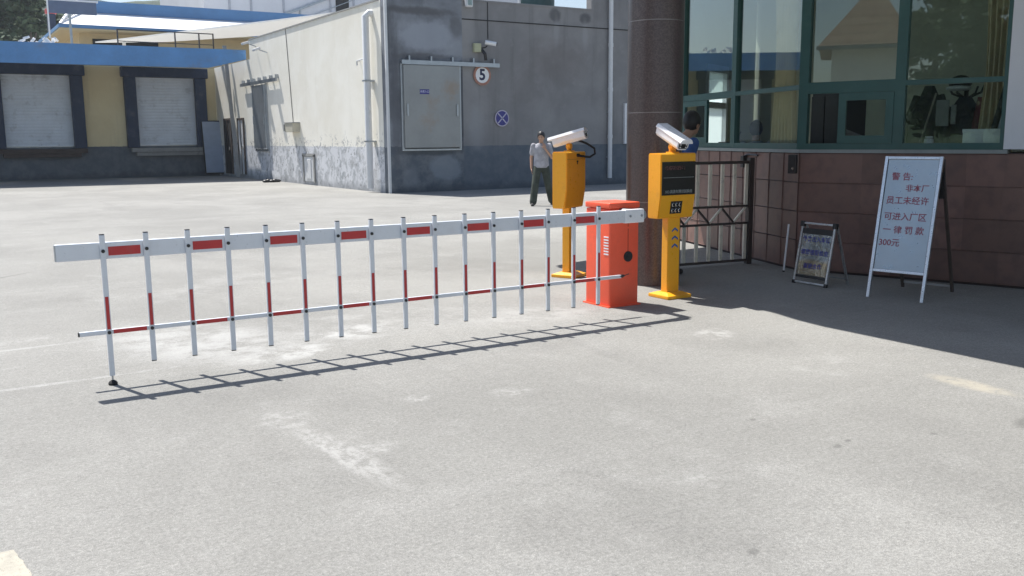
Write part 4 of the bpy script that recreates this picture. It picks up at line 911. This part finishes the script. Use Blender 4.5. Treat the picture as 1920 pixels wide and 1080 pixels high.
# ================================================================ PEOPLE
def remesh(o, vox, it=3):
    m = o.modifiers.new('r', 'REMESH'); m.mode = 'VOXEL'; m.voxel_size = vox; m.use_smooth_shade = True
    s_ = o.modifiers.new('s', 'SMOOTH'); s_.factor = .5; s_.iterations = it
    return o
def limb(b, pts, rs, n=14):
    b.tube(pts, rs, n)
    for p, r in zip(pts, rs): b.ball(p, r * .985, 12, 8)
def hand(b, wr, d, palm, side, curl=.5, s=1.0):
    """palm and five fingers: d along the hand, palm = the way the palm faces, side = towards the thumb"""
    d = Vector(d).normalized(); pn_ = Vector(palm); pn_ = (pn_ - d * d.dot(pn_)).normalized(); sd = d.cross(pn_); 
    if sd.dot(Vector(side)) < 0: sd = -sd
    w0 = Vector(wr)
    for k in (-1, -.33, .33, 1): b.tube([w0 + sd * .016 * k * s, w0 + d * .085 * s + sd * .028 * k * s], [.015 * s, .013 * s], 8)
    for k, L in zip((-1.05, -.35, .35, 1.0), (.062, .075, .080, .072)):
        base = w0 + d * .085 * s + sd * .029 * k * s; a1 = curl * .5; a2 = curl * 1.3
        p1 = base + (d * math.cos(a1) + pn_ * math.sin(a1)) * L * .5 * s; p2 = p1 + (d * math.cos(a2) + pn_ * math.sin(a2)) * L * .5 * s
        limb(b, [base, p1, p2], [.0095 * s, .0088 * s, .0075 * s], 8)
    tb_ = w0 + d * .025 * s + sd * .026 * s; t1 = tb_ + (d * .7 + sd * .7 + pn_ * .2).normalized() * .04 * s; t2 = t1 + (d * .9 + sd * .25 + pn_ * .35).normalized() * .03 * s
    limb(b, [tb_, t1, t2], [.012 * s, .0105 * s, .0085 * s], 8)
def figure(lab, loc, rz, J, M_shirt, M_trou, M_shoe, scale=1.0, sleeve=.62, wide=1.0, vox=.0085, hair_long=0.0):
    o = thing('person', lab, 'person', loc, rz); o.scale = (scale,) * 3
    V = {k: Vector(v) for k, v in J.items() if isinstance(v, tuple)}
    b = MB(); h = V['head']; fwd = V['face'].normalized(); rt_ = fwd.cross(Vector((0, 0, 1))).normalized(); up = Vector((0, 0, 1))
    MH = frame(h, rt_, fwd)  # x right, y forward, z up
    def hp(x, y, z): return MH @ Vector((x, y, z))
    q = bmesh.ops.create_uvsphere(b.b, u_segments=28, v_segments=18, radius=1)
    for v_ in q['verts']:
        x, y, z = v_.co; nar = 1 - .22 * max(0, -z) ** 1.5
        v_.co = hp(x * .076 * nar, y * .095 * (1 - .08 * max(0, -z)), z * .118)
    b.ball(hp(0, .03, -.075), (.045, .05, .045)); b.tube([hp(0, .088, .012), hp(0, .108, -.022), hp(0, .09, -.032)], [.009, .015, .012], 8)
    for s_ in (-1, 1): b.ball(hp(.077 * s_, -.005, -.012), (.012, .022, .032)); b.ball(hp(.032 * s_, .083, .022), (.022, .010, .008))
    b.ball(hp(0, .092, -.058), (.024, .010, .009))
    limb(b, [V['chest'] + Vector((0, 0, .12)), V['neck'], h + Vector((0, 0, -.06))], [.075, .055, .052])
    limb(b, [V['pelvis'], V['waist'], V['chest']], [.125, .115, .13])
    for s_ in 'lr':
        limb(b, [V['sh_' + s_], V['el_' + s_], V['wr_' + s_]], [.048, .039, .027])
        limb(b, [V['hip_' + s_], V['kn_' + s_], V['an_' + s_]], [.078, .054, .038])
        hand(b, V['wr_' + s_], V['hd_' + s_], V['hp_' + s_], V['hs_' + s_], J.get('curl_' + s_, .5))
    bo = b.build('body', M_skin, o); remesh(bo, vox, 2)
    # hair: a cap over the back and top of the skull
    b = MB(); q = bmesh.ops.create_uvsphere(b.b, u_segments=26, v_segments=16, radius=1)
    for v_ in q['verts']:
        x, y, z = v_.co; n_ = 1 + .05 * mnoise.noise((x * 4, y * 4, z * 4))
        v_.co = hp(x * .093 * n_, -.012 + y * .106 * n_ - .004 * (z < 0), .026 + z * .118 * n_)
    cut_p = hp(0, .052, .014 - hair_long); cut_n = (fwd * .82 - up * .62).normalized()
    bmesh.ops.bisect_plane(b.b, geom=b.b.verts[:] + b.b.edges[:] + b.b.faces[:], plane_co=cut_p, plane_no=cut_n, clear_outer=True)
    bmesh.ops.holes_fill(b.b, edges=[e for e in b.b.edges if e.is_boundary])
    b.build('hair', M_hair, o, smooth=True)
    b = MB()
    for s_ in (-1, 1): b.ball(hp(.031 * s_, .090, .010), .0085, 10, 8)
    b.build('eyes', M_eye, o)
    # shirt
    b = MB()
    pv, ws, ch = V['pelvis'], V['waist'], V['chest']
    def etube(rings, n=28):
        rg = []
        for c, rx, ry in rings: rg.append([b.b.verts.new(Vector(c) + Vector((rx * math.cos(q) , ry * math.sin(q), 0))) for q in [6.28318 * k / n for k in range(n)]])
        for A_, B_ in zip(rg, rg[1:]):
            for k in range(n): b.b.faces.new((A_[k], A_[(k + 1) % n], B_[(k + 1) % n], B_[k]))
        b.b.faces.new(rg[0][::-1]); b.b.faces.new(rg[-1])
    etube([(pv + Vector((0, 0, -.06)), .185 * wide, .135), (pv + Vector((0, 0, .02)), .182 * wide, .135), (ws, .172 * wide, .128), (ch - Vector((0, 0, .05)), .185 * wide, .132), (ch + Vector((0, 0, .06)), .19 * wide, .125), (ch + Vector((0, 0, .125)), .155, .095), (ch + Vector((0, 0, .165)), .075, .07)])
    for s_ in 'lr': e = V['sh_' + s_].lerp(V['el_' + s_], sleeve); limb(b, [V['sh_' + s_], e], [.066, .066], 16)
    so = remesh(b.build('shirt', M_shirt, o), .011, 4)
    # trousers
    b = MB(); etube([(pv + Vector((0, 0, -.14)), .165, .12), (pv, .172, .125), (ws, .158, .116)])
    for s_ in 'lr': limb(b, [V['hip_' + s_], V['kn_' + s_], V['an_' + s_] + Vector((0, 0, .0))], [.105, .088, .086], 16)
    remesh(b.build('trousers', M_trou, o), .012, 4)
    b = MB()
    for s_ in 'lr':
        a = V['an_' + s_]; f_ = V['ft_' + s_].normalized()
        limb(b, [a + Vector((0, 0, -.045)) - f_ * .04, a + f_ * .08 + Vector((0, 0, -.055)), a + f_ * .16 + Vector((0, 0, -.062))], [.042, .040, .032], 12)
    remesh(b.build('shoes', M_shoe, o), .009, 2)
    return o
def rtv(V): return (V['sh_r'] - V['sh_l']).normalized()
M_tee = NT('grey_marl_shirt')
def _tee():
    t = M_tee; p = t.obj(); c = t.mix(t.ramp(t.noise(p, 7, 5), .35, .65), (.30, .30, .33), (.44, .44, .48)); t.bump(t.noise(t.scl(p, (1, 1, .5)), 9, 4, .6, 1.2), .8, .03); return t.out(c, .9)
M_tee = _tee()
def cloth(name, c1, c2):
    t = NT(name); p = t.obj(); c = t.mix(t.ramp(t.noise(p, 5, 5), .35, .65), c1, c2); t.bump(t.noise(t.scl(p, (1, 1, .45)), 8, 4, .6, 1.0), .8, .03); return t.out(c, .9)
M_olive = cloth('dark_olive_trousers', (.030, .040, .032), (.055, .068, .055)); M_shoe = pm('dark_shoe', (.03, .028, .028), .5, .2)
M_blueshirt = cloth('blue_shirt', (.03, .075, .22), (.045, .11, .30)); M_darktr = cloth('dark_trousers', (.012, .013, .017), (.025, .026, .032)); M_paleshirt = cloth('pale_blue_shirt', (.34, .38, .44), (.44, .48, .54))
walk = dict(head=(.0, -.045, 1.605), face=(-.15, -1, -.12), neck=(0, -.015, 1.475), chest=(0, 0, 1.30), waist=(0, 0, 1.08), pelvis=(0, 0, .95),
    sh_l=(.185, 0, 1.405), el_l=(.245, -.10, 1.13), wr_l=(.095, -.185, 1.335), hd_l=(-.30, .05, 1), hp_l=(-.3, 1, .1), hs_l=(-1, 0, -.2), curl_l=.8,
    sh_r=(-.185, 0, 1.405), el_r=(-.235, .05, 1.12), wr_r=(-.235, -.03, .875), hd_r=(.1, -.15, -1), hp_r=(1, 0, 0), hs_r=(0, -1, 0),
    hip_l=(.09, .0, .90), kn_l=(.16, .02, .50), an_l=(.245, .27, .105), ft_l=(.1, -1, -.25), hip_r=(-.09, 0, .90), kn_r=(-.145, -.14, .50), an_r=(-.195, -.19, .09), ft_r=(-.15, -1, 0))
figure('man in grey shirt and olive trousers walking with a hand at his face', (12.42, 18.5, 0), R_(-34), walk, M_tee, M_olive, M_shoe)
stand = dict(head=(0, -.03, 1.615), face=(-.25, -1, -.1), neck=(0, -.01, 1.48), chest=(0, 0, 1.30), waist=(0, 0, 1.08), pelvis=(0, 0, .95),
    sh_l=(.185, 0, 1.405), el_l=(.22, -.0, 1.12), wr_l=(.2, -.12, .89), hd_l=(-.1, -.3, -1), hp_l=(-1, 0, 0), hs_l=(0, -1, 0),
    sh_r=(-.185, 0, 1.405), el_r=(-.22, -.0, 1.12), wr_r=(-.2, -.12, .89), hd_r=(.1, -.3, -1), hp_r=(1, 0, 0), hs_r=(0, -1, 0),
    hip_l=(.09, 0, .90), kn_l=(.10, -.02, .50), an_l=(.11, .02, .09), ft_l=(.15, -1, 0), hip_r=(-.09, 0, .90), kn_r=(-.10, -.02, .50), an_r=(-.11, .02, .09), ft_r=(-.15, -1, 0))
lean = dict(stand); lean.update(head=(0, -.375, 1.63), face=(.1, -1, -.05), neck=(0, -.30, 1.50), chest=(0, -.20, 1.32), waist=(0, -.08, 1.09),
    sh_l=(.185, -.235, 1.42), el_l=(.21, -.10, 1.14), wr_l=(.19, -.06, .88), sh_r=(-.185, -.235, 1.42), el_r=(-.21, -.10, 1.14), wr_r=(-.19, -.06, .88))
figure('person in a blue shirt leaning past the column towards the ticket window', (7.30, 8.30, 0), R_(88), lean, M_blueshirt, M_darktr, M_shoe, 1.07)
sit = dict(stand); sit.update(hip_l=(.09, 0, .90), kn_l=(.11, -.42, .90), an_l=(.11, -.42, .45), hip_r=(-.09, 0, .90), kn_r=(-.11, -.42, .90), an_r=(-.11, -.42, .45))
figure('seated attendant in a pale shirt inside the booth seen from behind', (9.95, 9.40, .06), R_(150), sit, M_paleshirt, M_darktr, M_shoe, 1.0, vox=.012)
o = thing('stool', 'high stool under the seated attendant in the booth', 'stool', (9.95, 9.40, .05)); MB().cyl((0, 0, .77), .19, .06, n=24).build('seat', M_black, o, smooth=True)
MB().tube([(0, 0, .02), (0, 0, .74)], .03, 10).build('stem', M_galv, o); MB().cyl((0, 0, .015), .22, .03, n=20).build('foot_base', M_galv, o)

# ================================================================ THE AIR OVER THE YARD
hz = MB().box(-260, 330, -120, 560, -1.0, 75).build('haze', None); tag(hz, kind='stuff')
hm = bpy.data.materials.new('haze'); hm.use_nodes = True; hn = hm.node_tree.nodes; hn.remove(hn['Principled BSDF'])
pv_ = hn.new('ShaderNodeVolumePrincipled'); pv_.inputs['Color'].default_value = (.86, .92, 1.0, 1); pv_.inputs['Density'].default_value = .0005; pv_.inputs['Anisotropy'].default_value = .2
hm.node_tree.links.new(pv_.outputs[0], hn['Material Output'].inputs['Volume']); hz.data.materials.append(hm)
S.cycles.volume_max_steps = 64; S.cycles.volume_bounces = 0
